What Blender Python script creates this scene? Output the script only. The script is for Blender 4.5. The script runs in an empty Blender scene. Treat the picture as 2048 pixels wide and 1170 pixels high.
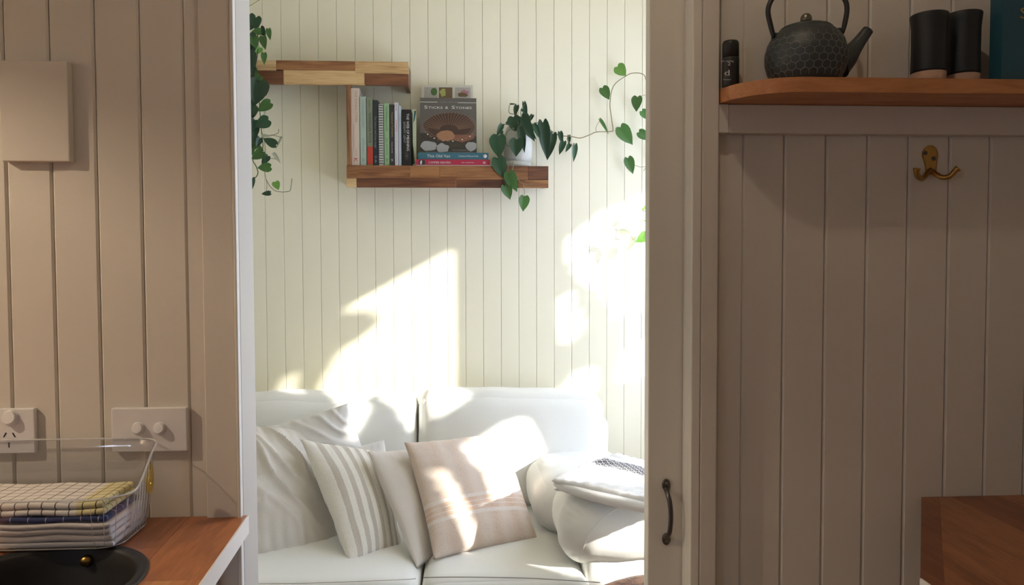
import bpy, bmesh, math, random
from math import pi, sin, cos, radians, sqrt
from mathutils import Vector, Matrix, noise
V = Vector
random.seed(7)
sc = bpy.context.scene
COL = sc.collection

# ------------------------------------------------------------------ camera
F = 1500.0
CAM = V((0, 0, 1.32))
def _basis(yaw, pitch, roll):
    f = V((sin(yaw) * cos(pitch), cos(yaw) * cos(pitch), -sin(pitch)))
    r = V((cos(yaw), -sin(yaw), 0))
    u = r.cross(f)
    r2 = r * cos(roll) - u * sin(roll)
    u2 = u * cos(roll) + r * sin(roll)
    return r2, u2, f
CR, CU, CF = _basis(radians(3.3), radians(2.14), radians(0.17))
cam_data = bpy.data.cameras.new('camera')
cam = bpy.data.objects.new('camera', cam_data)
COL.objects.link(cam)
m = Matrix((CR, CU, -CF)).transposed().to_4x4()
m.translation = CAM
cam.matrix_world = m
cam_data.sensor_width = 36
cam_data.lens = 36 * F / 2048
cam_data.clip_start = 0.02
sc.camera = cam

# ------------------------------------------------------------------ world, sun, exposure
sc.view_settings.view_transform = 'Standard'
sc.view_settings.look = 'None'
sc.view_settings.gamma = 1
sc.view_settings.use_curve_mapping = False
sc.view_settings.exposure = 0.3
world = bpy.data.worlds.new('sky'); sc.world = world
world.use_nodes = True
bg = world.node_tree.nodes['Background']
bg.inputs[0].default_value = (0.67, 0.765, 1.0, 1)
bg.inputs[1].default_value = 10.6
SUND = V((-1, 0.6, -0.57)).normalized()
sun_d = bpy.data.lights.new('sun', 'SUN'); sun_d.energy = 11.0; sun_d.angle = radians(0.9)
sun_d.color = (1.0, 0.95, 0.86)
sun = bpy.data.objects.new('sun', sun_d); COL.objects.link(sun)
sun.rotation_euler = SUND.to_track_quat('-Z', 'Y').to_euler()
sun.location = (4, -1, 4)

def portal(loc, sx, sy, rot):
    d = bpy.data.lights.new('window_portal', 'AREA'); d.shape = 'RECTANGLE'; d.size = sx; d.size_y = sy
    d.cycles.is_portal = True
    o = bpy.data.objects.new('window_portal', d); COL.objects.link(o); o.location = loc; o.rotation_euler = rot
portal((1.28, 1.85, 1.39), 1.54, .86, (0, radians(90), 0))
portal((1.28, 2.73, 1.39), 1.54, .54, (0, radians(90), 0))

portal((-1.69, -1.025, 1.46), .52, .25, (0, radians(-90), 0))
KEY_W = 23.0      # wall lamp left of the sink
PEN_W = 3.9       # pendant over the kitchen

# ------------------------------------------------------------------ helpers
def ray(x, y):
    return (CF * F + CR * (x - 1024) - CU * (y - 585))
def P(x, y, Y):
    d = ray(x, y); return CAM + d * (Y / d.y)
def Pz(x, y, z):
    d = ray(x, y); return CAM + d * ((z - CAM.z) / d.z)
def Px(x, y, X):
    d = ray(x, y); return CAM + d * (X / d.x)

ORG = {}
def tag(o, label=None, cat=None, group=None, kind=None):
    if label: o['label'] = label
    if cat: o['category'] = cat
    if group: o['group'] = group
    if kind: o['kind'] = kind
    return o
def thing(name, label, cat, loc, group=None):
    o = bpy.data.objects.new(name, None); COL.objects.link(o)
    o.location = loc; o.empty_display_size = .05
    ORG[o.name] = V(loc)
    return tag(o, label, cat, group)
def link(name, me, mat=None, parent=None, origin=None):
    o = bpy.data.objects.new(name, me); COL.objects.link(o)
    if mat is not None:
        if isinstance(mat, (list, tuple)):
            for q in mat: me.materials.append(q)
        else: me.materials.append(mat)
    if parent is not None:
        og = ORG[parent.name]; o.parent = parent
        me.transform(Matrix.Translation(-og)); ORG[o.name] = og
    else:
        og = V(origin) if origin is not None else V((0, 0, 0))
        if origin is None and len(me.vertices):
            n = len(me.vertices); s = V((0, 0, 0)); zm = 1e9
            for v in me.vertices: s += v.co; zm = min(zm, v.co.z)
            s /= n; og = V((s.x, s.y, zm))
        me.transform(Matrix.Translation(-og)); o.location = og; ORG[o.name] = og
    return o
def smooth(me, on=True):
    for p in me.polygons: p.use_smooth = on
def from_bm(name, bm, mat=None, parent=None, sm=False, origin=None):
    me = bpy.data.meshes.new(name); bmesh.ops.recalc_face_normals(bm, faces=bm.faces)
    bm.to_mesh(me); bm.free()
    if sm: smooth(me)
    return link(name, me, mat, parent, origin)
def pyd(name, vs, fs, mat=None, parent=None, sm=False, uvs=None, origin=None):
    me = bpy.data.meshes.new(name); me.from_pydata([tuple(v) for v in vs], [], fs)
    if uvs:
        l = me.uv_layers.new(name='UVMap')
        for lp in me.loops: l.data[lp.index].uv = uvs[lp.vertex_index]
    me.update()
    if sm: smooth(me)
    return link(name, me, mat, parent, origin)
def add_box(bm, a, b, bev=0.0, seg=2):
    x0, x1 = sorted((a[0], b[0])); y0, y1 = sorted((a[1], b[1])); z0, z1 = sorted((a[2], b[2]))
    t = bmesh.new()
    bmesh.ops.create_cube(t, size=1, matrix=Matrix.Translation(((x0+x1)/2, (y0+y1)/2, (z0+z1)/2)) @ Matrix.Diagonal((x1-x0, y1-y0, z1-z0, 1)))
    if bev > 0: bmesh.ops.bevel(t, geom=list(t.edges), offset=bev, segments=seg, affect='EDGES', profile=.5)
    me = bpy.data.meshes.new('t'); t.to_mesh(me); t.free(); bm.from_mesh(me); bpy.data.meshes.remove(me)
def box(name, a, b, mat, parent=None, bev=0.0, seg=2, mtx=None):
    bm = bmesh.new(); add_box(bm, a, b, bev, seg)
    if mtx is not None: bm.transform(mtx)
    return from_bm(name, bm, mat, parent)
def add_tube(bm, pts, r, n=8, caps=True):
    pts = [V(p) for p in pts]; rs = r if isinstance(r, (list, tuple)) else [r] * len(pts)
    rings = []; up = None
    for i, p in enumerate(pts):
        t = (pts[min(i+1, len(pts)-1)] - pts[max(i-1, 0)]).normalized()
        if up is None:
            up = t.orthogonal().normalized()
        else:
            up = (up - t * up.dot(t)).normalized() if (up - t * up.dot(t)).length > 1e-6 else t.orthogonal().normalized()
        s = t.cross(up)
        rings.append([bm.verts.new(p + (up * cos(2*pi*k/n) + s * sin(2*pi*k/n)) * rs[i]) for k in range(n)])
    for a, b in zip(rings, rings[1:]):
        for k in range(n): bm.faces.new((a[k], a[(k+1) % n], b[(k+1) % n], b[k]))
    if caps:
        bm.faces.new(rings[0][::-1]); bm.faces.new(rings[-1])
def tube(name, pts, r, mat, parent=None, n=8):
    bm = bmesh.new(); add_tube(bm, pts, r, n); return from_bm(name, bm, mat, parent, True)
def spline(pts, k=6):
    pts = [V(p) for p in pts]; out = []
    for i in range(len(pts)-1):
        p0 = pts[max(i-1, 0)]; p1 = pts[i]; p2 = pts[i+1]; p3 = pts[min(i+2, len(pts)-1)]
        for j in range(k):
            t = j / k
            out.append(.5*((2*p1) + (p2-p0)*t + (2*p0-5*p1+4*p2-p3)*t*t + (3*p1-p0-3*p2+p3)*t**3))
    out.append(pts[-1]); return out
def add_lathe(bm, prof, c, n=32, axis='Z', mtx=None):
    rings = []
    vs = []
    for r, h in prof:
        ring = []
        for k in range(n):
            a = 2*pi*k/n
            p = V((r*cos(a), r*sin(a), h)) if axis == 'Z' else V((r*cos(a), -h, r*sin(a)))
            if mtx is not None: p = mtx @ p
            v = bm.verts.new(p + V(c)); ring.append(v); vs.append(v)
        rings.append(ring)
    for a, b in zip(rings, rings[1:]):
        for k in range(n): bm.faces.new((a[k], a[(k+1) % n], b[(k+1) % n], b[k]))
    if prof[0][0] > 1e-5: bm.faces.new(rings[0][::-1])
    if prof[-1][0] > 1e-5: bm.faces.new(rings[-1])
    bmesh.ops.remove_doubles(bm, verts=vs, dist=1e-6)
def lathe(name, prof, c, mat, parent=None, n=32, axis='Z', mtx=None, sm=True):
    bm = bmesh.new(); add_lathe(bm, prof, c, n, axis, mtx); o = from_bm(name, bm, mat, parent, sm)
    return o
def prism(name, poly, z0, z1, mat, parent=None, bev=0, axis='Z'):
    bm = bmesh.new()
    def q(a, b, c):
        return (a, b, c) if axis == 'Z' else ((a, c, b) if axis == 'Y' else (c, a, b))
    lo = [bm.verts.new(q(x, y, z0)) for x, y in poly]; hi = [bm.verts.new(q(x, y, z1)) for x, y in poly]
    n = len(poly)
    bm.faces.new(lo[::-1]); bm.faces.new(hi)
    for i in range(n): bm.faces.new((lo[i], lo[(i+1) % n], hi[(i+1) % n], hi[i]))
    if bev: bmesh.ops.bevel(bm, geom=list(bm.edges), offset=bev, segments=2, affect='EDGES')
    return from_bm(name, bm, mat, parent)
def fbm(p, s, o=3, seed=0):
    return noise.fractal(V(p) * s + V((seed*7.3, seed*3.1, seed*1.7)), 1.0, 2.0, o)

def cushion(name, c, size, r, mat, parent=None, bulge=(0, 0, 0), n=20, warp=None, wr=0.003, ws=7, seed=0):
    h = V(size) / 2; c = V(c)
    t = bmesh.new()
    bmesh.ops.create_cube(t, size=2)
    bmesh.ops.subdivide_edges(t, edges=list(t.edges), cuts=n, use_grid_fill=True)
    inner = V([max(h[i] - r, 1e-4) for i in range(3)])
    for v in t.verts:
        p = v.co.copy()
        p = V([math.copysign(abs(sin(x * pi / 2)) ** .85, x) for x in p])
        q = V([p[i] * h[i] for i in range(3)])
        cl = V([max(-inner[i], min(inner[i], q[i])) for i in range(3)])
        d = q - cl
        if d.length > 1e-9: q = cl + d.normalized() * r
        for a in range(3):
            b1, b2 = (a+1) % 3, (a+2) % 3
            q[a] += bulge[a] * p[a] * max(0, cos(pi/2*p[b1])) ** .7 * max(0, cos(pi/2*p[b2])) ** .7
        nn = q.normalized() if q.length else V((0, 0, 1))
        q += nn * wr * fbm(q, ws, 3, seed)
        if warp: q = warp(q, p)
        v.co = q + c
    return from_bm(name, t, mat, parent, True)

def pillow(name, cs, thick, mat, parent=None, n=30, pinch=.07, wr=.004, ws=9, seed=0, sag=0.0, back=.55, power=.42, folds=0.0):
    TL, TR, BR, BL = [V(c) for c in cs]
    N = ((TR - TL) + (BR - BL)).cross((BL - TL) + (BR - TR)).normalized()
    if N.dot(CAM - TL) < 0: N = -N
    vs = []; uvs = []; fs = []; idx = {}
    def pos(u, v, s):
        uu = .5 + (u-.5) * (1 - pinch * sin(pi*v) ** .8)
        vv = .5 + (v-.5) * (1 - pinch * sin(pi*u) ** .8)
        p = TL*(1-uu)*(1-vv) + TR*uu*(1-vv) + BR*uu*vv + BL*(1-uu)*vv
        e = (max(0, sin(pi*u)) * max(0, sin(pi*v))) ** power
        hh = thick * e * (1 - sag*(.5-vv))
        k = 1.0 if s > 0 else -back
        p = p + N * hh * k
        if folds and s > 0:
            rdg = 1 - 2.2*abs(noise.noise(V(((u-v*.8)*5.5 + .6*noise.noise(V((u*3, v*3, seed))), (u+v)*1.1, seed*1.3))))
            p = p + N*folds*max(0, rdg)**2*e*(.35 + .9*(1-v))
        if wr:
            edge = 1 - min(1, 4*min(u, 1-u, v, 1-v))
            p += N * wr * (fbm(p, ws, 3, seed)) * (1 if 0 < u < 1 and 0 < v < 1 else .5)
            p += N * wr * .8 * edge * e * sin(60*(u if min(v, 1-v) < min(u, 1-u) else v) + 5*fbm(p, 5, 2, seed+3))
        return p
    for s in (1, -1):
        for i in range(n+1):
            for j in range(n+1):
                bd = i in (0, n) or j in (0, n)
                key = (i, j, 0 if bd else s)
                if key in idx: continue
                u = .5 - .5*cos(pi*i/n); v = .5 - .5*cos(pi*j/n)
                u = .5*u + .5*i/n; v = .5*v + .5*j/n
                idx[key] = len(vs); vs.append(pos(u, v, s)); uvs.append((u, v))
        for i in range(n):
            for j in range(n):
                q = []
                for a, b in ((i, j), (i+1, j), (i+1, j+1), (i, j+1)):
                    bd = a in (0, n) or b in (0, n)
                    q.append(idx[(a, b, 0 if bd else s)])
                if s < 0: q = q[::-1]
                if len(set(q)) >= 3: fs.append(q)
    me = bpy.data.meshes.new(name); me.from_pydata([tuple(v) for v in vs], [], fs)
    l = me.uv_layers.new(name='UVMap')
    for lp in me.loops: l.data[lp.index].uv = uvs[lp.vertex_index]
    me.update(); smooth(me)
    b = bmesh.new(); b.from_mesh(me); bmesh.ops.recalc_face_normals(b, faces=b.faces); b.faces.ensure_lookup_table()
    if b.faces[n*(n//2) + n//2].normal.dot(N) < 0: bmesh.ops.reverse_faces(b, faces=list(b.faces))
    b.to_mesh(me); b.free()
    o = link(name, me, mat, parent)
    return o

def lettering(body, a, b, h, mat, parent, nrm, name='lettering', fit=True, ext=.0002, serif=False, off=.0006):
    """text whose baseline runs a->b (world points), letter height h, facing nrm"""
    a = V(a); b = V(b); xd = (b - a); L = xd.length; xd.normalize(); nrm = V(nrm).normalized(); yd = nrm.cross(xd).normalized()
    cu = bpy.data.curves.new('t', 'FONT'); cu.body = body; cu.size = 1; cu.extrude = 0
    cu.resolution_u = 2
    o = bpy.data.objects.new('t', cu); COL.objects.link(o)
    dg = bpy.context.evaluated_depsgraph_get()
    me = bpy.data.meshes.new_from_object(o.evaluated_get(dg))
    bpy.data.objects.remove(o)
    xs = [v.co.x for v in me.vertices]; ys = [v.co.y for v in me.vertices]
    sx = L / (max(xs) - min(xs)); sy = h / .7
    M = Matrix.Identity(4)
    for i in range(3):
        M[i][0] = xd[i]*sx; M[i][1] = yd[i]*sy; M[i][2] = nrm[i]; M[i][3] = a[i] - xd[i]*sx*min(xs) + nrm[i]*off
    me.transform(M)
    if name != 'lettering': me.name = name
    return link(name, me, mat, parent)

# ------------------------------------------------------------------ materials
def newmat(name):
    mt = bpy.data.materials.new(name); mt.use_nodes = True
    nt = mt.node_tree; bs = nt.nodes['Principled BSDF']; return mt, nt, bs
def N(nt, t, **kw):
    n = nt.nodes.new(t)
    for k, v in kw.items(): setattr(n, k, v)
    return n
def plain(name, col, rough=.5, metal=0, spec=.5, bump=0, bscale=60, var=0, coat=0):
    mt, nt, bs = newmat(name)
    bs.inputs['Base Color'].default_value = (*col, 1); bs.inputs['Roughness'].default_value = rough
    bs.inputs['Metallic'].default_value = metal; bs.inputs['Specular IOR Level'].default_value = spec
    bs.inputs['Coat Weight'].default_value = coat
    tc = N(nt, 'ShaderNodeTexCoord')
    nz = N(nt, 'ShaderNodeTexNoise'); nz.inputs['Scale'].default_value = bscale; nz.inputs['Detail'].default_value = 4
    nt.links.new(tc.outputs['Object'], nz.inputs['Vector'])
    if bump:
        bp = N(nt, 'ShaderNodeBump'); bp.inputs['Strength'].default_value = bump; bp.inputs['Distance'].default_value = .002
        nt.links.new(nz.outputs['Fac'], bp.inputs['Height']); nt.links.new(bp.outputs[0], bs.inputs['Normal'])
    if var:
        mx = N(nt, 'ShaderNodeMix', data_type='RGBA'); n2 = N(nt, 'ShaderNodeTexNoise'); n2.inputs['Scale'].default_value = bscale*.15
        nt.links.new(tc.outputs['Object'], n2.inputs['Vector'])
        mx.inputs['A'].default_value = (*[c*(1-var) for c in col], 1); mx.inputs['B'].default_value = (*[min(1, c*(1+var)) for c in col], 1)
        nt.links.new(n2.outputs['Fac'], mx.inputs['Factor']); nt.links.new(mx.outputs['Result'], bs.inputs['Base Color'])
    return mt
def ramp(nt, stops):
    r = N(nt, 'ShaderNodeValToRGB'); e = r.color_ramp.elements
    while len(e) < len(stops): e.new(.5)
    for el, (p, c) in zip(e, stops): el.position = p; el.color = (*c, 1)
    return r
def wood(name, dark, mid, light, rough=.4, grain=(1, 1, 1), scale=6, var=.5, knots=False):
    """grain: per-axis scale (small along the fibre)"""
    mt, nt, bs = newmat(name)
    tc = N(nt, 'ShaderNodeTexCoord'); mp = N(nt, 'ShaderNodeMapping'); mp.inputs['Scale'].default_value = grain
    oi = N(nt, 'ShaderNodeObjectInfo')
    ad = N(nt, 'ShaderNodeVectorMath', operation='ADD'); ml = N(nt, 'ShaderNodeVectorMath', operation='SCALE'); 
    cm = N(nt, 'ShaderNodeCombineXYZ')
    for i in range(3): nt.links.new(oi.outputs['Random'], cm.inputs[i])
    ml.inputs['Scale'].default_value = 37.0
    nt.links.new(cm.outputs[0], ml.inputs[0])
    nt.links.new(tc.outputs['Object'], ad.inputs[0]); nt.links.new(ml.outputs[0], ad.inputs[1])
    nt.links.new(ad.outputs[0], mp.inputs['Vector'])
    nz = N(nt, 'ShaderNodeTexNoise'); nz.inputs['Scale'].default_value = scale; nz.inputs['Detail'].default_value = 7; nz.inputs['Distortion'].default_value = .9
    nz.inputs['Roughness'].default_value = .6
    nt.links.new(mp.outputs[0], nz.inputs['Vector'])
    nf = N(nt, 'ShaderNodeTexNoise'); nf.inputs['Scale'].default_value = scale*6; nf.inputs['Detail'].default_value = 5
    nt.links.new(mp.outputs[0], nf.inputs['Vector'])
    # value = noise*.7 + fine*.3 + (random-.5)*var
    m1 = N(nt, 'ShaderNodeMath', operation='MULTIPLY_ADD'); m1.inputs[1].default_value = .35
    nt.links.new(nf.outputs['Fac'], m1.inputs[0]); nt.links.new(nz.outputs['Fac'], m1.inputs[2])
    m2 = N(nt, 'ShaderNodeMath', operation='MULTIPLY_ADD'); m2.inputs[1].default_value = var
    nt.links.new(oi.outputs['Random'], m2.inputs[0]); nt.links.new(m1.outputs[0], m2.inputs[2])
    m3 = N(nt, 'ShaderNodeMath', operation='SUBTRACT'); m3.inputs[1].default_value = .17 + var*.5
    nt.links.new(m2.outputs[0], m3.inputs[0])
    r = ramp(nt, [(.27, dark), (.46, mid), (.66, light)])
    nt.links.new(m3.outputs[0], r.inputs[0]); nt.links.new(r.outputs[0], bs.inputs['Base Color'])
    bs.inputs['Roughness'].default_value = rough
    bp = N(nt, 'ShaderNodeBump'); bp.inputs['Strength'].default_value = .15; bp.inputs['Distance'].default_value = .001
    nt.links.new(nf.outputs['Fac'], bp.inputs['Height']); nt.links.new(bp.outputs[0], bs.inputs['Normal'])
    return mt
def fabric(name, col, scale=900, bump=.3, var=.06, wr=0.0):
    mt, nt, bs = newmat(name)
    bs.inputs['Roughness'].default_value = .9; bs.inputs['Specular IOR Level'].default_value = .1
    bs.inputs['Sheen Weight'].default_value = .2
    tc = N(nt, 'ShaderNodeTexCoord')
    w1 = N(nt, 'ShaderNodeTexNoise'); w1.inputs['Scale'].default_value = scale*.35; w1.inputs['Detail'].default_value = 3
    nt.links.new(tc.outputs['Object'], w1.inputs['Vector'])
    n2 = N(nt, 'ShaderNodeTexNoise'); n2.inputs['Scale'].default_value = 9; n2.inputs['Detail'].default_value = 6; n2.inputs['Distortion'].default_value = 1.0
    nt.links.new(tc.outputs['Object'], n2.inputs['Vector'])
    ad = N(nt, 'ShaderNodeMath', operation='MULTIPLY_ADD'); ad.inputs[1].default_value = wr*20
    nt.links.new(n2.outputs['Fac'], ad.inputs[0]); nt.links.new(w1.outputs['Fac'], ad.inputs[2])
    bp = N(nt, 'ShaderNodeBump'); bp.inputs['Strength'].default_value = bump; bp.inputs['Distance'].default_value = .0015
    nt.links.new(ad.outputs[0], bp.inputs['Height']); nt.links.new(bp.outputs[0], bs.inputs['Normal'])
    mx = N(nt, 'ShaderNodeMix', data_type='RGBA')
    mx.inputs['A'].default_value = (*[c*(1-var) for c in col], 1); mx.inputs['B'].default_value = (*[min(1, c*(1+var)) for c in col], 1)
    nt.links.new(w1.outputs['Fac'], mx.inputs['Factor']); nt.links.new(mx.outputs['Result'], bs.inputs['Base Color'])
    return mt, nt, bs, mx
def uv_bands(nt, bs, axis, stops, base, col_var=.05, soft=.004):
    """stops: list of (pos, color) as constant ramp along uv axis"""
    tc = N(nt, 'ShaderNodeTexCoord'); sp = N(nt, 'ShaderNodeSeparateXYZ'); nt.links.new(tc.outputs['UV'], sp.inputs[0])
    r = N(nt, 'ShaderNodeValToRGB'); r.color_ramp.interpolation = 'CONSTANT'; e = r.color_ramp.elements
    while len(e) < len(stops): e.new(.5)
    for el, (p, c) in zip(e, stops): el.position = p; el.color = (*c, 1)
    nt.links.new(sp.outputs[axis], r.inputs[0])
    nz = N(nt, 'ShaderNodeTexNoise'); nz.inputs['Scale'].default_value = 260; nt.links.new(tc.outputs['Object'], nz.inputs['Vector'])
    hs = N(nt, 'ShaderNodeHueSaturation'); mr = N(nt, 'ShaderNodeMapRange'); mr.inputs['To Min'].default_value = 1-col_var*2; mr.inputs['To Max'].default_value = 1+col_var*2
    nt.links.new(nz.outputs['Fac'], mr.inputs['Value']); nt.links.new(mr.outputs[0], hs.inputs['Value'])
    nt.links.new(r.outputs[0], hs.inputs['Color']); nt.links.new(hs.outputs[0], bs.inputs['Base Color'])

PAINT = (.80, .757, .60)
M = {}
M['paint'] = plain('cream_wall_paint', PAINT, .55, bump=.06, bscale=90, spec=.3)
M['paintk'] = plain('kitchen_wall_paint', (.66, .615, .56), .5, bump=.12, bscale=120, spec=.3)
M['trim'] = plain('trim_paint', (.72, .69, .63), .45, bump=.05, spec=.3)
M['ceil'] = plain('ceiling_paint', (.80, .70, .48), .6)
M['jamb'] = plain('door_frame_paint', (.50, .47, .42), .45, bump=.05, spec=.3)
M['plate'] = plain('switch_plastic', (.74, .72, .74), .3)
M['white'] = plain('white_laminate', (.80, .76, .72), .35)
M['dark'] = plain('dark_slot', (.02, .02, .02), .6)
M['sink'] = plain('black_sink', (.014, .014, .015), .5, spec=.5)
M['brass'] = plain('aged_brass', (.42, .26, .08), .35, metal=1, bump=.1, bscale=200)
M['gold'] = plain('gold_foil', (.75, .55, .12), .2, metal=1, bump=.8, bscale=160)
M['pewter'] = plain('pewter', (.11, .10, .10), .3, metal=.9, bump=.3, bscale=150)
M['iron'] = plain('cast_iron', (.035, .045, .048), .45, spec=.5, bump=.3, bscale=400)
M['ironline'] = plain('worn_iron_relief', (.30, .31, .31), .35, metal=.6)
M['knob'] = plain('aged_metal_knob', (.20, .19, .15), .35, metal=.8)
M['black'] = plain('matte_black', (.012, .012, .013), .4)
M['mug'] = plain('dark_glaze', (.006, .009, .013), .5, spec=.5)
M['clay'] = plain('raw_clay', (.42, .27, .20), .8, bump=.2, bscale=300)
M['blue'] = plain('teal_blue_cover', (.012, .07, .11), .5)
M['goldtxt'] = plain('gold_print', (.35, .26, .08), .4)
M['shelfwood'] = wood('oiled_pine_shelf', (.28, .11, .045), (.42, .17, .065), (.52, .23, .095), grain=(1.2, 9, 9), scale=4, var=.1, rough=.5)
M['counter'] = wood('oiled_counter_wood', (.30, .105, .045), (.42, .16, .065), (.55, .25, .10), grain=(9, 1.2, 9), scale=4, var=.35, rough=.35)
M['counter2'] = wood('dark_counter_wood', (.16, .05, .02), (.24, .085, .035), (.34, .14, .06), grain=(9, 1.2, 9), scale=4, var=.3, rough=.4)
M['aca_l'] = wood('acacia_pale', (.16, .07, .028), (.50, .31, .14), (.66, .47, .24), grain=(.9, 6, 12), scale=2.4, var=.15)
M['aca_m'] = wood('acacia_mid', (.055, .018, .008), (.18, .07, .027), (.33, .15, .058), grain=(.9, 6, 12), scale=2.4, var=.2)
M['aca_d'] = wood('acacia_dark', (.03, .011, .007), (.12, .042, .019), (.22, .085, .036), grain=(.9, 6, 12), scale=2.4, var=.15)
M['aca_v'] = wood('acacia_upright', (.06, .02, .01), (.22, .095, .04), (.36, .18, .08), grain=(12, 6, .9), scale=2.4, var=.1)
M['floor'] = wood('floor_timber', (.20, .10, .04), (.38, .21, .10), (.52, .31, .16), grain=(9, .8, 9), scale=3, var=.25)
M['bark'] = wood('bark_edge', (.03, .015, .012), (.16, .07, .05), (.42, .20, .10), grain=(3, 3, 3), scale=9, var=.1, rough=.35)
M['sofa'], _, _, _ = fabric('white_sofa_leather_cloth', (.80, .80, .76), 500, .15, .02, wr=.05)
M['linen'], _, _, _ = fabric('grey_linen', (.66, .62, .56), 900, .35, .07, wr=.12)
M['linenw'], _, _, _ = fabric('white_linen', (.76, .74, .72), 900, .35, .05, wr=.12)
M['plainc'], _, _, _ = fabric('plain_oat_cotton', (.70, .65, .60), 900, .3, .05, wr=.03)
M['thread'] = plain('seam_thread', (.42, .41, .38), .9)

mt, nt, bs, mx = fabric('striped_linen', (.7, .66, .58), 900, .35)
cw, cg = (.78, .75, .68), (.55, .50, .43)
st = [(0, cw)]; 
for a, b in ((.13, .215), (.30, .375), (.45, .52), (.595, .66), (.735, .785), (.85, .89)): st += [(a, cg), (b, cw)]
uv_bands(nt, bs, 0, st, cw, .07); M['striped'] = mt
mt, nt, bs, mx = fabric('peach_woven', (.7, .55, .45), 700, .5)
pk, pl, pd = (.68, .55, .46), (.76, .68, .62), (.70, .50, .38)
uv_bands(nt, bs, 1, [(0, pk), (.585, pl), (.615, pd), (.645, pl), (.655, pd), (.685, pl), (.695, pd), (.725, pl), (.755, pk)], pk, .10)
# woven vertical bands
tc = N(nt, 'ShaderNodeTexCoord'); sp = N(nt, 'ShaderNodeSeparateXYZ'); nt.links.new(tc.outputs['UV'], sp.inputs[0])
wv = N(nt, 'ShaderNodeTexWave'); wv.inputs['Scale'].default_value = 1.6; wv.inputs['Distortion'].default_value = 1.2; wv.inputs['Detail'].default_value = 3
nt.links.new(tc.outputs['UV'], wv.inputs['Vector'])
old = bs.inputs['Base Color'].links[0].from_socket
mx2 = N(nt, 'ShaderNodeMix', data_type='RGBA'); mx2.inputs['B'].default_value = (.80, .72, .66, 1)
mm = N(nt, 'ShaderNodeMath', operation='MULTIPLY'); mm.inputs[1].default_value = .45; nt.links.new(wv.outputs['Fac'], mm.inputs[0]); nt.links.new(mm.outputs[0], mx2.inputs['Factor'])
nt.links.new(old, mx2.inputs['A']); nt.links.new(mx2.outputs['Result'], bs.inputs['Base Color']); M['peach'] = mt

def checked(name, base, line, sx, sy, w=.12, patch=None):
    mt, nt, bs, mx = fabric(name, base, 500, .5)
    tc = N(nt, 'ShaderNodeTexCoord'); sp = N(nt, 'ShaderNodeSeparateXYZ'); nt.links.new(tc.outputs['Object'], sp.inputs[0])
    outs = []
    for ax, s in ((0, sx), (1, sy)):
        a = N(nt, 'ShaderNodeMath', operation='MULTIPLY'); a.inputs[1].default_value = s; nt.links.new(sp.outputs[ax], a.inputs[0])
        b = N(nt, 'ShaderNodeMath', operation='FRACT'); nt.links.new(a.outputs[0], b.inputs[0])
        c = N(nt, 'ShaderNodeMath', operation='LESS_THAN'); c.inputs[1].default_value = w; nt.links.new(b.outputs[0], c.inputs[0]); outs.append(c)
    mxx = N(nt, 'ShaderNodeMath', operation='MAXIMUM'); nt.links.new(outs[0].outputs[0], mxx.inputs[0]); nt.links.new(outs[1].outputs[0], mxx.inputs[1])
    m2 = N(nt, 'ShaderNodeMix', data_type='RGBA'); m2.inputs['A'].default_value = (*base, 1); m2.inputs['B'].default_value = (*line, 1)
    nt.links.new(mxx.outputs[0], m2.inputs['Factor']); nt.links.new(m2.outputs['Result'], bs.inputs['Base Color'])
    if patch:
        g = N(nt, 'ShaderNodeMath', operation='GREATER_THAN'); g.inputs[1].default_value = patch[0]; nt.links.new(sp.outputs[0], g.inputs[0])
        m3 = N(nt, 'ShaderNodeMix', data_type='RGBA', blend_type='MULTIPLY'); m3.inputs['B'].default_value = (*patch[1], 1)
        nt.links.new(g.outputs[0], m3.inputs['Factor']); nt.links.new(m2.outputs['Result'], m3.inputs['A']); nt.links.new(m3.outputs['Result'], bs.inputs['Base Color'])
    return mt
M['towelchk'] = checked('checked_tea_towel', (.78, .74, .72), (.10, .08, .09), 52, 60, .09, patch=(.146, (.90, .86, .50)))
M['towelblue'] = checked('navy_tea_towel', (.05, .06, .16), (.5, .5, .6), 40, 40, .05)
M['towelw'] = checked('white_towel', (.80, .74, .72), (.55, .48, .46), 0.001, 0.001, .0)
# throw with woven diamonds
mt, nt, bs, mx = fabric('diamond_throw', (.78, .78, .78), 500, .5)
tc = N(nt, 'ShaderNodeTexCoord'); sp = N(nt, 'ShaderNodeSeparateXYZ'); nt.links.new(tc.outputs['UV'], sp.inputs[0])
def mth(op, a, b=None):
    n = N(nt, 'ShaderNodeMath', operation=op)
    for i, q in enumerate((a, b)):
        if q is None: continue
        if isinstance(q, (int, float)): n.inputs[i].default_value = q
        else: nt.links.new(q, n.inputs[i])
    return n.outputs[0]
U, Vv = sp.outputs[0], sp.outputs[1]
d1 = mth('PINGPONG', mth('MULTIPLY', U, 14), .5); d2 = mth('PINGPONG', mth('MULTIPLY', Vv, 18), .5)
dd = mth('PINGPONG', mth('ADD', d1, d2), .25)
dia = mth('GREATER_THAN', dd, .09)
inb = mth('MULTIPLY', mth('GREATER_THAN', Vv, .52), mth('LESS_THAN', Vv, .74))
inb2 = mth('MULTIPLY', mth('GREATER_THAN', Vv, .36), mth('LESS_THAN', Vv, .40))
fac = mth('MULTIPLY', inb, dia)
m2 = N(nt, 'ShaderNodeMix', data_type='RGBA'); m2.inputs['A'].default_value = (.78, .77, .77, 1); m2.inputs['B'].default_value = (.03, .03, .035, 1)
nt.links.new(fac, m2.inputs['Factor']); nt.links.new(m2.outputs['Result'], bs.inputs['Base Color']); M['throw'] = mt

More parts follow.
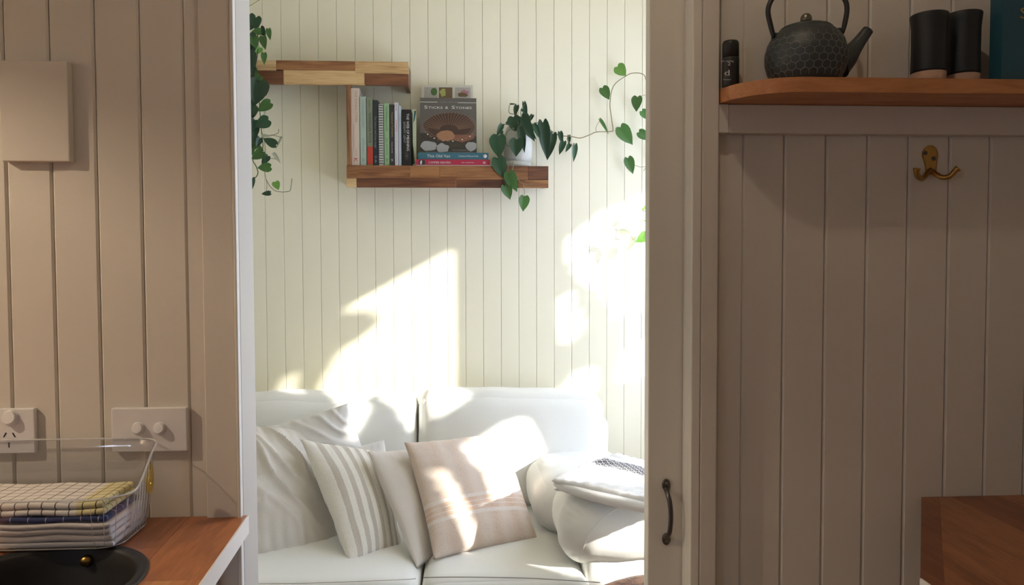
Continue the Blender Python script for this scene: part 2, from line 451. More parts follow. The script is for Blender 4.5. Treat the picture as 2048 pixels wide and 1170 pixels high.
def leafmat(name, col, tr=.35):
    mt, nt, bs = newmat(name)
    oi = N(nt, 'ShaderNodeObjectInfo'); r = ramp(nt, [(0, [c*.7 for c in col]), (.6, col), (1, [min(1, c*1.35) for c in col])])
    nt.links.new(oi.outputs['Random'], r.inputs[0]); nt.links.new(r.outputs[0], bs.inputs['Base Color'])
    bs.inputs['Roughness'].default_value = .35
    tr_ = N(nt, 'ShaderNodeBsdfTranslucent'); nt.links.new(r.outputs[0], tr_.inputs[0])
    mx = N(nt, 'ShaderNodeMixShader'); mx.inputs[0].default_value = tr
    out = nt.nodes['Material Output']
    nt.links.new(bs.outputs[0], mx.inputs[1]); nt.links.new(tr_.outputs[0], mx.inputs[2]); nt.links.new(mx.outputs[0], out.inputs[0])
    return mt
M['leaf'] = leafmat('leaf_green', (.07, .17, .045))
M['leafd'] = leafmat('leaf_dark_green', (.022, .065, .03), .2)
M['leafb'] = leafmat('leaf_bright_green', (.20, .42, .09), .5)
M['leafp'] = leafmat('leaf_pale_back', (.45, .48, .36), .4)
M['stem'] = plain('vine_stem', (.24, .20, .10), .6)
M['stemd'] = plain('dark_vine_stem', (.07, .09, .04), .6)
M['screenleaf'] = leafmat('sun_screen_leaf', (.03, .06, .02), .05)  # leaves of the added screen that shapes the sun
M['pot'] = plain('speckled_stone_pot', (.46, .46, .42), .45, bump=.5, bscale=160, var=.12)

mt, nt, bs = newmat('clear_plastic')
tr1 = N(nt, 'ShaderNodeBsdfTransparent'); tr1.inputs[0].default_value = (.97, .975, .985, 1)
g1 = N(nt, 'ShaderNodeBsdfGlossy'); g1.inputs['Roughness'].default_value = .06
lw1 = N(nt, 'ShaderNodeLayerWeight'); lw1.inputs[0].default_value = .5
pw1 = N(nt, 'ShaderNodeMath', operation='POWER'); pw1.inputs[1].default_value = 3.5; nt.links.new(lw1.outputs['Facing'], pw1.inputs[0])
fr1 = N(nt, 'ShaderNodeMath', operation='MULTIPLY_ADD'); fr1.inputs[1].default_value = .65; fr1.inputs[2].default_value = .06; nt.links.new(pw1.outputs[0], fr1.inputs[0])
mx1 = N(nt, 'ShaderNodeMixShader'); nt.links.new(fr1.outputs[0], mx1.inputs[0])
nt.links.new(tr1.outputs[0], mx1.inputs[1]); nt.links.new(g1.outputs[0], mx1.inputs[2]); nt.links.new(mx1.outputs[0], nt.nodes['Material Output'].inputs[0])
M['clear'] = mt
mt, nt, bs = newmat('clear_edge_highlight')
bs.inputs['Base Color'].default_value = (.80, .80, .82, 1); bs.inputs['Roughness'].default_value = .12  # whitish colour paints highlights onto the clear rim and ribs
tr2 = N(nt, 'ShaderNodeBsdfTransparent'); mx3 = N(nt, 'ShaderNodeMixShader'); mx3.inputs[0].default_value = .42
nt.links.new(tr2.outputs[0], mx3.inputs[1]); nt.links.new(bs.outputs[0], mx3.inputs[2]); nt.links.new(mx3.outputs[0], nt.nodes['Material Output'].inputs[0])
M['edgehighlight'] = mt
mt, nt, bs = newmat('window_glass')
gl = N(nt, 'ShaderNodeBsdfTransparent'); gs = N(nt, 'ShaderNodeBsdfGlossy'); gs.inputs['Roughness'].default_value = .02
mx = N(nt, 'ShaderNodeMixShader'); mx.inputs[0].default_value = .05
nt.links.new(gl.outputs[0], mx.inputs[1]); nt.links.new(gs.outputs[0], mx.inputs[2]); nt.links.new(mx.outputs[0], nt.nodes['Material Output'].inputs[0])
M['glass'] = mt
mt, nt, bs = newmat('lamp_glow'); bs.inputs['Emission Color'].default_value = (1, .62, .3, 1); bs.inputs['Emission Strength'].default_value = 6; M['glow'] = mt

# ------------------------------------------------------------------ the setting
YL, YR, YB = 1.27, 1.29, 3.02
XJL = P(481, 680, YL).x          # left jamb face
XJR = P(1385, 700, 1.262).x      # right reveal
ZT = 2.6
def struct(name, a, b, mat, bev=0):
    return tag(box(name, a, b, mat, None, bev), kind='structure')
struct('floor', (-2.0, -1.5, -.05), (1.27, 3.1, 0), M['floor'])
bm = bmesh.new(); add_box(bm, (-1.68, -1.5, ZT), (1.27, 1.37, ZT+.05)); add_box(bm, (-1.68, 1.37, ZT), (1.27, 3.1, ZT+.05))
tag(from_bm('ceiling', bm, M['ceil']), kind='structure')

def board_mesh(w, th, z0, z1, ch, y0=0):
    """lining board, x 0..w, front at y=y0, chamfered front edges"""
    g = .0004
    prof = [(g, th), (g, ch), (g+ch, 0), (w-g-ch, 0), (w-g, ch), (w-g, th)]
    vs = [(x, y, z0) for x, y in prof] + [(x, y, z1) for x, y in prof]
    n = len(prof); fs = [(i, (i+1) % n, (i+1) % n + n, i+n) for i in range(n)] + [tuple(range(n))[::-1], tuple(range(n, 2*n))]
    me = bpy.data.meshes.new('board'); me.from_pydata(vs, [], fs); me.update()
    b = bmesh.new(); b.from_mesh(me); bmesh.ops.recalc_face_normals(b, faces=b.faces); b.to_mesh(me); b.free()
    return me
def boards(root, y, x_first, pitch, n, z0, z1, mat, ch=.003, th=.012):
    me = board_mesh(pitch, th, z0, z1, ch); me.materials.append(mat)
    og = ORG[root.name]
    for i in range(n):
        o = bpy.data.objects.new('board', me); COL.objects.link(o); o.parent = root
        o.location = V((x_first + i*pitch, y, 0)) - og

# back wall of the alcove
wb = struct('wall_back', (-1.45, YB+.012, 0), (1.45, YB+.08, ZT), M['paint'])
xa = P(531.25, 500, YB).x; xb = P(1283.2, 500, YB).x; pit = (xb-xa)/21
k0 = int((xa + 1.42)/pit)
boards(wb, YB, xa - k0*pit, pit, k0 + 21 + int((1.18-xb)/pit), .0, ZT, M['paint'], ch=.0014)
# wall left of the doorway (kitchen side)
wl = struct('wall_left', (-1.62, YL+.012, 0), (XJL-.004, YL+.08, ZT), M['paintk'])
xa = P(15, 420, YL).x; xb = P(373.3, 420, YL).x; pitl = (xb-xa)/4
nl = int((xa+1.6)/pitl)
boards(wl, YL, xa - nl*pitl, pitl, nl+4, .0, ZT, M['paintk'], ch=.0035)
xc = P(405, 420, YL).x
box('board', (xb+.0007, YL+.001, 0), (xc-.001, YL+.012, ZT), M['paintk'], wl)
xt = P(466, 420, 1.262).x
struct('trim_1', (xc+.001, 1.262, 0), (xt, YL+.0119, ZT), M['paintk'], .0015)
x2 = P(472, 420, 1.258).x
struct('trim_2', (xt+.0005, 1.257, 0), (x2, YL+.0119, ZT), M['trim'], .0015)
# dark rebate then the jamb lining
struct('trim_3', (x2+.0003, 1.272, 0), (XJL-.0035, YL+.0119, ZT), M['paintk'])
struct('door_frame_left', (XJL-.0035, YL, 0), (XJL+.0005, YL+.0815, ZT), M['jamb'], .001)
# right-hand side: sliding door, architrave, lining boards
XD0 = P(1297, 700, 1.314).x; XD1 = P(1372, 700, 1.314).x
dr = tag(box('door_1', (XD0, 1.314, .01), (XD0+.74, 1.344, 2.05), M['trim'], None, .002), kind='structure')
XA1 = P(1385, 700, 1.262).x; XA2 = P(1435, 700, 1.262).x; XA0 = XA1-.002
struct('door_frame_right', (XA0, 1.262, 0), (XA0+.016, 1.310, ZT), M['trim'], .002)
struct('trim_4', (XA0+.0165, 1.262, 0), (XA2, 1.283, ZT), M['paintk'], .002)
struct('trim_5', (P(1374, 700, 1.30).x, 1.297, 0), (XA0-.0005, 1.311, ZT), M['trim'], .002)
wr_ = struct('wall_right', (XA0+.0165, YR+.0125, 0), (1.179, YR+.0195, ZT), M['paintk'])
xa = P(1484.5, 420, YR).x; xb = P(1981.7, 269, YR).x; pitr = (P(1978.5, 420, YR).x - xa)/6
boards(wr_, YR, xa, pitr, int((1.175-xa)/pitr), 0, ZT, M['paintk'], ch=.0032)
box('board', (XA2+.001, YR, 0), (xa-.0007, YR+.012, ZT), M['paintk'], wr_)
# the rest of the two rooms
bm = bmesh.new()
for a, b in (((-1.45, 0), (1.35, 1.2)), ((-1.45, 1.72), (1.35, ZT)), ((-1.45, 1.2), (-1.15, 1.72)), ((-.90, 1.2), (1.35, 1.72))):
    add_box(bm, (-1.68, a[0], a[1]), (-1.62, b[0], b[1]))
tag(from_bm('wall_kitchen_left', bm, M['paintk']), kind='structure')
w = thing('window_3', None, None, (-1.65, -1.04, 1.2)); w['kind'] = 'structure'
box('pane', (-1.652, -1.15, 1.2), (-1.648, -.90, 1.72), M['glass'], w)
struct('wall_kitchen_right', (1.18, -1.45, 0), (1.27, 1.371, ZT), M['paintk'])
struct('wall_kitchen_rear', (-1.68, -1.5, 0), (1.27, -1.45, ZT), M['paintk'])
struct('wall_alcove_front', (XD0+.76, 1.35, 0), (1.17, 1.37, ZT), M['paint'])
struct('wall_pocket', (XA0+.03, 1.352, 0), (XD0+.755, 1.37, ZT), M['paint'])
struct('lintel', (XJL-.004, 1.352, 2.1), (XA0+.03, 1.37, ZT), M['paint'])
struct('wall_alcove_left', (-1.45, 1.352, 0), (-1.40, 3.03, ZT), M['paint'])
# right wall of the alcove with two windows
XW = 1.15
Y0, Y1, Y2, Y3, ZS, ZH = 1.385, 2.285, 2.465, 3.0, .62, 2.16
bm = bmesh.new()
for a, b in (((1.371, 0), (3.03, ZS)), ((1.371, ZH), (3.03, ZT)), ((1.371, ZS), (Y0, ZH)), ((Y1, ZS), (Y2, ZH)), ((Y3, ZS), (3.03, ZH))):
    add_box(bm, (XW+.03, a[0], a[1]), (XW+.12, b[0], b[1]))
tag(from_bm('wall_alcove_right', bm, M['paint']), kind='structure')
for k, (a, b) in enumerate(((Y0, Y1), (Y2, Y3))):
    w = thing('window_%d' % (k+1), None, None, (XW+.08, (a+b)/2, ZS)); w['kind'] = 'structure'
    bm = bmesh.new(); t = .022
    for q in (((a, ZS), (a+t, ZH)), ((b-t, ZS), (b, ZH)), ((a+t, ZS), (b-t, ZS+t)), ((a+t, ZH-t), (b-t, ZH))):
        add_box(bm, (XW+.055, q[0][0], q[0][1]), (XW+.095, q[1][0], q[1][1]))
    from_bm('window_frame', bm, M['trim'], w)
    box('pane', (XW+.074, a+t, ZS+t), (XW+.078, b-t, ZH-t), M['glass'], w)

#@@FOLIAGE@@
# added leaf screen outside the alcove windows; gaps cut to shape sun patches
GAPS = [
    [(38, 77), (51, 76), (53.5, 73), (53, 62), (53, 46.5), (49, 46), (46, 49.5), (42, 50), (38, 47.5), (33, 46.5), (28, 48), (27, 52), (27.5, 56), (30, 60), (35, 62), (36.5, 66), (38, 68.5), (42, 69), (43, 70.5), (41.5, 73), (39.5, 75)],
    [(31, 69), (33, 69), (32.5, 65), (31, 62), (30, 58), (27, 57), (23, 58), (22.5, 60), (24, 62), (28, 63), (29.5, 65)],
    [(23, 61), (26, 60), (25.5, 57), (23, 54), (20, 52), (17, 53), (18, 55), (21, 58)],
    [(23, 70), (25, 69), (25, 66), (20, 64.8), (19, 66.5), (22, 68)],
    [(65.3, 65), (70, 66.5), (77, 64.8), (80, 63.5), (80, 41), (74, 41.5), (71, 43), (70.5, 46), (69, 50), (66.5, 55), (65.4, 60)],
    [(64, 54), (66, 54), (67, 48), (68, 45), (66.5, 42.5), (64.5, 44), (64, 47)],
    [(72, 35.5), (76, 35.5), (80, 34), (80, 30), (77, 27), (74, 27.5), (72, 29), (71, 32)],
    [(66, 37), (68.5, 36.5), (69.5, 33), (69.5, 30.5), (66, 28.5), (62, 30), (60, 31), (59, 29), (54, 28.8), (52.5, 31), (51, 34), (50, 36.5), (54, 38), (59, 36.5), (61, 34), (62, 33.5), (64, 35)],
    [(19.5, 43), (25, 42.5), (32, 40), (37, 39.8), (40, 38.5), (40, 34), (40, 30), (37, 29.5), (32, 30.5), (27, 31), (25, 30.5), (24, 28), (22, 27.5), (17, 27), (16, 31), (17.5, 35), (19, 38)],
    [(13, 43), (15, 42), (14.4, 40), (13.6, 38), (13, 35), (12.6, 32), (11.5, 28.5), (9.5, 29), (10, 33), (11, 37), (12, 40)],
    [(13.6, 33), (16, 33.5), (16.5, 31), (16, 29), (14, 29)],
    [(11, 26.5), (15, 26.5), (18.5, 24.5), (21, 21.5), (21, 15), (21.5, 13), (20.5, 10), (17, 9), (15.5, 11), (15, 14), (14.5, 17), (12.5, 19), (11, 21)],
    [(6.5, 23.5), (9, 23.5), (9, 21), (7, 21)],
]
def in_poly(x, y, p):
    c = False
    for i in range(len(p)):
        (x1, y1), (x2, y2) = p[i], p[(i+1) % len(p)]
        if (y1 > y) != (y2 > y) and x < (x2-x1)*(y-y1)/(y2-y1)+x1: c = not c
    return c
def sun_screen():
    rnd = random.Random(11); st_ = .014; vs = []; fs = []
    side = V((0, 0, 1)).cross(SUND).normalized(); upv = SUND.cross(side).normalized()
    for k in range(int(1.66/st_)):
        for j in range(int(1.76/st_)):
            y_, z_ = .9 + (j+.5)*st_, .9 + (k+.5)*st_
            if any(in_poly((y_-.9)/.02, (z_-.9)/.02, p) for p in GAPS): continue
            for q in range(2):
                c = V((1.75, y_, z_)) + SUND*rnd.uniform(-.12, .12) + V((0, rnd.uniform(-.003, .003), rnd.uniform(-.003, .003)))
                a = rnd.uniform(0, pi); r1 = rnd.uniform(.012, .015); r2 = r1*.75
                d1 = side*cos(a)+upv*sin(a) + SUND*rnd.uniform(-.3, .3); d2 = upv*cos(a)-side*sin(a) + SUND*rnd.uniform(-.3, .3)
                n = len(vs); vs += [c-d1*r1, c-d1*r1*.3-d2*r2, c+d1*r1*.5-d2*r2*.8, c+d1*r1, c+d1*r1*.5+d2*r2*.8, c-d1*r1*.3+d2*r2]
                fs.append((n, n+1, n+2, n+3, n+4, n+5))
    o = pyd('sun_screen_leaves', vs, fs, M['screenleaf']); tag(o, 'added leaf screen outside the alcove windows, gapped to shape the sun patches', 'sun_screen', kind='stuff')
sun_screen()
#@@ENDFOL@@

# ------------------------------------------------------------------ kitchen lamps (out of frame)
def lamp(name, label, loc, r, watts, col, soft, dz=-.03):
    t = thing(name, label, 'lamp', loc)
    lathe('lamp_shade', [(r*.5, .10), (r, -.02), (r*.97, -.02), (r*.47, .095)], loc, M['trim'], t, 32)
    lathe('bulb', [(0, .085), (.012, .08), (.014, .06), (.010, .052), (0, .050)], loc, M['glow'], t, 16)
    d = bpy.data.lights.new(name, 'POINT'); d.energy = watts; d.color = col; d.shadow_soft_size = soft
    o = bpy.data.objects.new('bulb_light', d); COL.objects.link(o); o.parent = t; o.location = (0, 0, dz)
    return t
tp = lamp('pendant_lamp', 'small cream kitchen pendant lamp hanging above the viewer', (.19, .75, 2.42), .09, PEN_W, (1.0, .84, .62), .02)
tube('cord', [(.19, .75, ZT), (.19, .75, 2.51)], .004, M['black'], tp)
tw = lamp('wall_lamp', 'small cream lamp on the wall left of the sink', (-1.45, .72, 1.93), .10, KEY_W, (1.0, .80, .55), .012, .024)
tube('arm', [(-1.62, .72, 2.05), (-1.45, .72, 2.05), (-1.45, .72, 2.02)], .006, M['brass'], tw)

# ------------------------------------------------------------------ left counter, sink, sockets
ZC = 0.90
def clip_poly(poly, a, b):
    """keep the side left of a->b"""
    out = []; d = (b[0]-a[0], b[1]-a[1])
    def s(p): return d[0]*(p[1]-a[1]) - d[1]*(p[0]-a[0])
    for i in range(len(poly)):
        p, q = poly[i], poly[(i+1) % len(poly)]; sp_, sq = s(p), s(q)
        if sp_ >= 0: out.append(p)
        if (sp_ >= 0) != (sq >= 0):
            t = sp_/(sp_-sq); out.append((p[0]+t*(q[0]-p[0]), p[1]+t*(q[1]-p[1])))
    return out
SC = V((-.580, 1.008)); SR = .142
pA = Pz(487, 1041, ZC); pB = Pz(397, 1169, ZC)
A2 = (pA.x, YL-.001); sl = (pB.x-pA.x)/(pB.y-pA.y)
def edge_x(y): return pA.x + (y - pA.y)*sl
ct = thing('countertop', 'oiled timber countertop with white edging around the black round sink', 'countertop', (-1.0, 1.0, ZC-.03))
sw = .095; th = .03
def circ(y_or_x, r):
    pass
x0 = -1.60; Yf = .62
xs_st = []
xr = .0
for k in range(13):
    # staves run away from the viewer, parallel to the right-hand edge
    offs0, offs1 = k*sw + .0, (k+1)*sw
    vs = []; fs = []
    n = 120
    segs = []
    ys = [Yf + (YL-.001-Yf)*i/n for i in range(n+1)]
    halves = [[], []]; cut = False
    for j in range(12):
        oa = offs0 + (offs1-offs0-.0006)*j/12; ob = offs0 + (offs1-offs0-.0006)*(j+1)/12
        for i in range(n):
            ya, yb = ys[i], ys[i+1]
            q = [(edge_x(ya)-ob, ya), (edge_x(ya)-oa, ya), (edge_x(yb)-oa, yb), (edge_x(yb)-ob, yb)]
            cx = sum(p[0] for p in q)/4; cy = sum(p[1] for p in q)/4
            if (V((cx, cy)) - SC).length < SR-.0055: cut = True; continue
            halves[1 if cy > SC.y else 0].append(q)
    for quads in (halves if cut else [halves[0] + halves[1]]):
        bm = bmesh.new()
        for q in quads: bm.faces.new([bm.verts.new((p[0], p[1], ZC)) for p in q])
        bmesh.ops.remove_doubles(bm, verts=bm.verts, dist=1e-5)
        r = bmesh.ops.extrude_face_region(bm, geom=list(bm.faces))
        for v in [e for e in r['geom'] if isinstance(e, bmesh.types.BMVert)]: v.co.z -= th
        from_bm('stave', bm, M['counter'], ct)
e0 = (edge_x(YL-.001), YL-.001); e1 = (edge_x(Yf), Yf)
bm = bmesh.new()
lo = [bm.verts.new((x, y, ZC-th)) for x, y in ((e0[0]+.0004, e0[1]), (e0[0]+.0028, e0[1]), (e1[0]+.0028, e1[1]), (e1[0]+.0004, e1[1]))]
hi = [bm.verts.new((v.co.x, v.co.y, ZC+.0005)) for v in lo]
bm.faces.new(lo); bm.faces.new(hi)
for i in range(4): bm.faces.new((lo[i], lo[(i+1) % 4], hi[(i+1) % 4], hi[i]))
from_bm('edging', bm, M['white'], ct)
cb = thing('base_cabinet', 'white base cabinet standing under the timber sink counter', 'cabinet', (-1.05, 1.0, 0))
bm = bmesh.new()
for a, b in (((-1.6, .68, .08), (-1.58, 1.26, .868)), ((-.434, .68, .08), (-.420, 1.26, .868)), ((-1.58, .68, .08), (-.434, 1.26, .10)), ((-1.58, 1.25, .10), (-.434, 1.26, .868)), ((-1.58, .75, 0), (-.44, .77, .08))):
    add_box(bm, a, b)
from_bm('body', bm, M['white'], cb)
box('door', (-1.595, .66, .085), (-1.045, .679, .86), M['white'], cb, .002)
box('door', (-1.04, .66, .085), (-.425, .679, .86), M['white'], cb, .002)
sk = thing('sink', 'round black composite sink sunk into the timber counter below the clear caddy', 'sink', (SC.x, SC.y, ZC-.16))
lathe('basin', [(0, -.16), (.095, -.158), (.112, -.14), (.122, -.02), (.1265, -.003), (.1285, .0022), (.142, .0022), (.1425, .0004), (.131, .0004), (.1295, -.02), (.12, -.146), (.10, -.166), (0, -.168)],
      (SC.x, SC.y, ZC), M['sink'], sk, 64)
po = P(172, 1118, SC.y+.118)
lathe('overflow_cap', [(0, .010), (.006, .009), (.0085, .004), (.0085, 0)], (po.x, SC.y+.122, ZC-.016), M['brass'], sk, 20, axis='Y')

def plate(name, label, x0, y0, x1, y1, thick, buttons, gpo=False):
    a = P(x0, y1, YL-thick); b = P(x1, y0, YL-thick)
    t = thing(name, label, 'switch' if not gpo else 'socket', ((a.x+b.x)/2, YL, a.z))
    box('faceplate', (a.x, YL-thick, a.z), (b.x, YL-.0003, b.z), M['plate'], t, .0018, 3)
    for (bx, by, r) in buttons:
        c = P(bx, by, YL-thick)
        ring = lathe('button_ring', [(r*1.28, 0), (r*1.28, .0012), (r*1.08, .0012)], (c.x, YL-thick+.0001, c.z), M['plate'], t, 28, axis='Y')
        mt_ = Matrix.Rotation(radians(-14), 4, 'X')
        lathe('button', [(r, -.002), (r, .0065), (r*.93, .0085), (0, .0088)], (c.x, YL-thick, c.z), M['plate'], t, 28, axis='Y', mtx=mt_, sm=False)
    return t, thick
pl1, _ = plate('light_switch', 'double light switch plate with two round buttons beside the doorway', 224, 815, 373, 905, .011, ((277, 857, .0085), (320, 857, .0085)))
pl2, _ = plate('power_socket', 'white power socket with round switch at the left, behind the clear caddy', -80, 817, 68, 909, .010, ((22, 836, .0105), (-34, 836, .0105)), True)
for (sx, sy, ang) in ((10, 870, 30), (28, 870, -30), (18, 890, 0), (-46, 870, 30), (-28, 870, -30), (-38, 890, 0)):
    c = P(sx, sy, YL-.010)
    mtx = Matrix.Translation(c) @ Matrix.Rotation(radians(ang), 4, 'Y')
    box('pin_slot', (-.0011, -.0004, -.0042), (.0011, .002, .0042), M['dark'], pl2, mtx=mtx)
# blank board on the wall
a = P(3, 322, YL-.016); b = P(134, 122, YL-.016)
bp_ = box('blank_wall_panel', (a.x, YL-.016, a.z), (b.x, YL-.0003, b.z), M['paintk'], None, .0012)
tag(bp_, 'blank cream rectangular panel mounted on the boarded wall above the socket', 'panel')

# ------------------------------------------------------------------ clear caddy with tea towels
CX0, CX1, CY0, CY1, ZB = -.925, -.512, 1.113, 1.245, ZC+.0045
def rrect(x0, x1, y0, y1, r, na=8, nx=26, ny=34):
    pts = []
    def arc(cx, cy, a0):
        for i in range(na+1): 
            a = a0 + pi/2*i/na; pts.append((cx + r*cos(a), cy + r*sin(a)))
    arc(x1-r, y0+r, -pi/2)
    for i in range(1, ny): pts.append((x1, y0+r + (y1-y0-2*r)*i/ny))
    arc(x1-r, y1-r, 0)
    for i in range(1, nx): pts.append((x1-r - (x1-x0-2*r)*i/nx, y1))
    arc(x0+r, y1-r, pi/2)
    for i in range(1, ny): pts.append((x0, y1-r - (y1-y0-2*r)*i/ny))
    arc(x0+r, y0+r, pi)
    for i in range(1, nx): pts.append((x0+r + (x1-x0-2*r)*i/nx, y0))
    return pts
def rimh(y):
    t = max(0, min(1, (y - 1.135)/(1.228-1.135))); t = t*t*(3-2*t)
    return .078 + .053*t
def shell_pts(f, inset):
    out = []
    base = rrect(CX0, CX1, CY0, CY1, .036)
    cx, cy = (CX0+CX1)/2, (CY0+CY1)/2
    for (x, y) in base:
        h = rimh(y); dx, dy = x-cx, y-cy
        fl = .009*f
        nx_ = (1 if dx > 0 else -1)*max(0, (abs(dx)-(CX1-CX0)/2+.036)/.036); ny_ = (1 if dy > 0 else -1)*max(0, (abs(dy)-(CY1-CY0)/2+.036)/.036)
        nl_ = sqrt(nx_*nx_+ny_*ny_) or 1; nx_ /= nl_; ny_ /= nl_
        flute = 0
        if abs(nx_) > .6 and .02 < f < .93: flute = .0011*sin(y*2*pi/.0105)
        k = fl - inset + flute
        if f > .97: k += .0035
        out.append((x + nx_*k - nx_*.006*(1-f)**6, y + ny_*k - ny_*.006*(1-f)**6, ZB + f*h))
    return out
fr = [0, .03, .1, .3, .5, .7, .9, .96, .985, 1.0]
vs = []; fs = []
rings = []
for f in fr: rings.append(len(vs)); vs += shell_pts(f, 0)
npt = len(vs)//len(fr)
inn = []
for f in reversed(fr):
    pts = shell_pts(f, .0016); inn.append(len(vs)); vs += [(x, y, max(z, ZB+.0018)) for x, y, z in pts]
seq = rings + inn
for a, b in zip(seq, seq[1:]):
    for k in range(npt): fs.append((a+k, a+(k+1) % npt, b+(k+1) % npt, b+k))
fs.append(tuple(range(seq[0], seq[0]+npt))[::-1]); fs.append(tuple(range(seq[-1], seq[-1]+npt)))
cd = thing('storage_caddy', 'clear ribbed plastic caddy standing at the back of the sink', 'container', (-.72, 1.15, ZC))
pyd('tub', vs, fs, M['clear'], cd, True)
top = shell_pts(1.0, -.0004); low = shell_pts(.02, 0)
tube('rim', [V(p) + V((0, 0, .0008)) for p in top] + [V(top[0]) + V((0, 0, .0008))], .0015, M['edgehighlight'], cd, 6)
tube('base_rim', [V(p) for p in low] + [V(low[0])], .0009, M['edgehighlight'], cd, 6)
for k_ in range(0, 44, 2):
    rb_ = [shell_pts(f, -.0003)[k_] for f in (.04, .3, .6, .92)]
    tube('rib', rb_, .00042, M['edgehighlight'], cd, 5)
for fx in (-.86, -.585):
    box('foot', (fx-.012, CY0+.02, ZC+.0024), (fx+.012, CY0+.045, ZB-.0002), M['plate'], cd, .0008)
bm = bmesh.new()
for i in range(1):
    c = V((CX1+.0068, 1.205, ZB+.080)); 
    ring = []
    for rr in (1, .66, .33):
        rg = []
        for k in range(20):
            a = 2*pi*k/20
            rg.append(bm.verts.new(c + V((.0008*fbm((rr*3, k*.7, 0), 2), cos(a)*.015*rr, sin(a)*.026*rr))))
        ring.append(rg)
    for p, q in zip(ring, ring[1:]):
        for k in range(20): bm.faces.new((p[k], p[(k+1) % 20], q[(k+1) % 20], q[k]))
    bm.faces.new(ring[-1])
    rr = bmesh.ops.extrude_face_region(bm, geom=list(bm.faces))
    for v in [e for e in rr['geom'] if isinstance(e, bmesh.types.BMVert)]: v.co.x += .0006
from_bm('foil_sticker', bm, M['gold'], cd)
# towels
def towel(name, label, z0, z1, x1, mat, seed, wr=.0018, layers=1, y0=CY0+.010, y1=CY1-.010, x0=CX0+.012, r=None):
    t = thing(name, label, 'towel', ((x0+x1)/2, (y0+y1)/2, z0))
    hh = (z1-z0)/layers
    for i in range(layers):
        zc = z0 + hh*(i+.5)
        dx = .006*fbm((i*3.1, seed, 0), 1.3)
        cushion('fold', ((x0+x1)/2+dx/2, (y0+y1)/2, zc), (x1-x0+dx-.004, y1-y0-.002*(i % 2), hh*.97), hh*.47, mat, t, n=18, wr=wr, ws=16, seed=seed+i,
                warp=lambda q, p: V((q.x, q.y, q.z + .0012*sin(q.x*60+seed))))
    return t
zb = ZB+.0022
tr_ = thing('drip_tray', 'flat white tray lying on the bottom of the clear caddy', 'tray', (-.72, 1.155, zb))
box('tray_base', (CX0+.010, CY0+.008, zb), (CX1-.012, CY1-.008, zb+.007), M['plate'], tr_, .0025)
zb += .0075
towel('folded_towel', 'white folded towel at the bottom of the towel stack in the caddy', zb, zb+.028, CX1-.016, M['towelw'], 1, layers=3)
towel('folded_towel', 'thin navy folded towel sandwiched in the caddy towel stack', zb+.0285, zb+.0375, CX1-.018, M['towelblue'], 5, layers=1)
towel('folded_towel', 'checked tea towel with a yellow end, topmost in the clear caddy', zb+.038, zb+.058, CX1-.022, M['towelchk'], 9, layers=2, wr=.003)

# ------------------------------------------------------------------ right counter with clipped corner
pA = Pz(1843, 990, ZC); pB = Pz(1841, 1155, ZC)
ang_dir = (V((pB.x-pA.x, pB.y-pA.y))).normalized()
yw = YR-.001
pAx = pA.x + (yw-pA.y)*(pB.x-pA.x)/(pB.y-pA.y)
rc = thing('corner_counter', 'oiled dark timber counter with clipped corner against the right-hand wall', 'countertop', (1.0, .9, ZC-.03))
def stave(poly, z0, z1, mat):
    if len(poly) > 2: prism('stave', poly, z0, z1, mat, rc)
sw = .088; xL = pB.x
nrm = V((-ang_dir.y, ang_dir.x))
if nrm.x < 0: nrm = -nrm
bw = .028
a0 = (pAx, yw); b0 = (pB.x, pB.y)
ain = (pAx+nrm.x*bw + 0, yw); 
# border stave along the clipped edge
t_in = lambda p: (p[0]+nrm.x*bw, p[1]+nrm.y*bw)
ia, ib = t_in(a0), t_in(b0)
# line through ia, ib
def line_at_y(y): return (ia[0] + (y-ia[1])*(ib[0]-ia[0])/(ib[1]-ia[1]), y)
def line_at_x(x): return (x, ia[1] + (x-ia[0])*(ib[1]-ia[1])/(ib[0]-ia[0]))
p_top = line_at_y(yw); p_bot = line_at_x(xL)
stave([a0, b0, p_bot, (p_top[0]-.0005, yw)], ZC-.03, ZC, M['counter2'])
x = xL
while x < 1.17:
    x2_ = min(x+sw, 1.175)
    poly = [(x, .25), (x2_-.0006, .25), (x2_-.0006, yw), (x, yw)]
    # keep the side beyond the border line
    aa, bb = ib, ia
    c_ = clip_poly(poly, bb, aa)
    cc = clip_poly(poly, aa, bb)
    def cen(pp): return sum(p[0] for p in pp)/max(1, len(pp))
    ks = c_ if (len(c_) > 2 and ((c_[0][0]+99) and True)) else cc
    # choose polygon that contains the near end
    def near(pp): return len(pp) > 2 and min(p[1] for p in pp) < .26
    ks = c_ if near(c_) else cc
    # stagger: split the stave in two lengths
    ysp = .62 + .35*random.random()
    q1 = clip_poly(ks, (0, ysp), (3, ysp)); q2 = clip_poly(ks, (3, ysp-.0005), (0, ysp-.0005))
    for q in (q1, q2):
        stave(q, ZC-.03, ZC, M['counter2'])
    x = x2_
prism('edging', [(xL-.0028, .25), (xL-.0004, .25), (xL-.0004, b0[1]-.003), (xL-.0028, b0[1]-.003)], ZC-.03, ZC+.0004, M['white'], rc)
cb2 = thing('base_cabinet', 'white base cabinet carrying the clipped corner counter on the right', 'cabinet', (1.0, .8, 0))
bm = bmesh.new(); add_box(bm, (.85, .3, .06), (1.175, 1.15, .868)); from_bm('body', bm, M['white'], cb2)
box('door', (.83, .32, .08), (.849, .72, .85), M['white'], cb2, .002)
box('door', (.83, .73, .08), (.849, 1.13, .85), M['white'], cb2, .002)

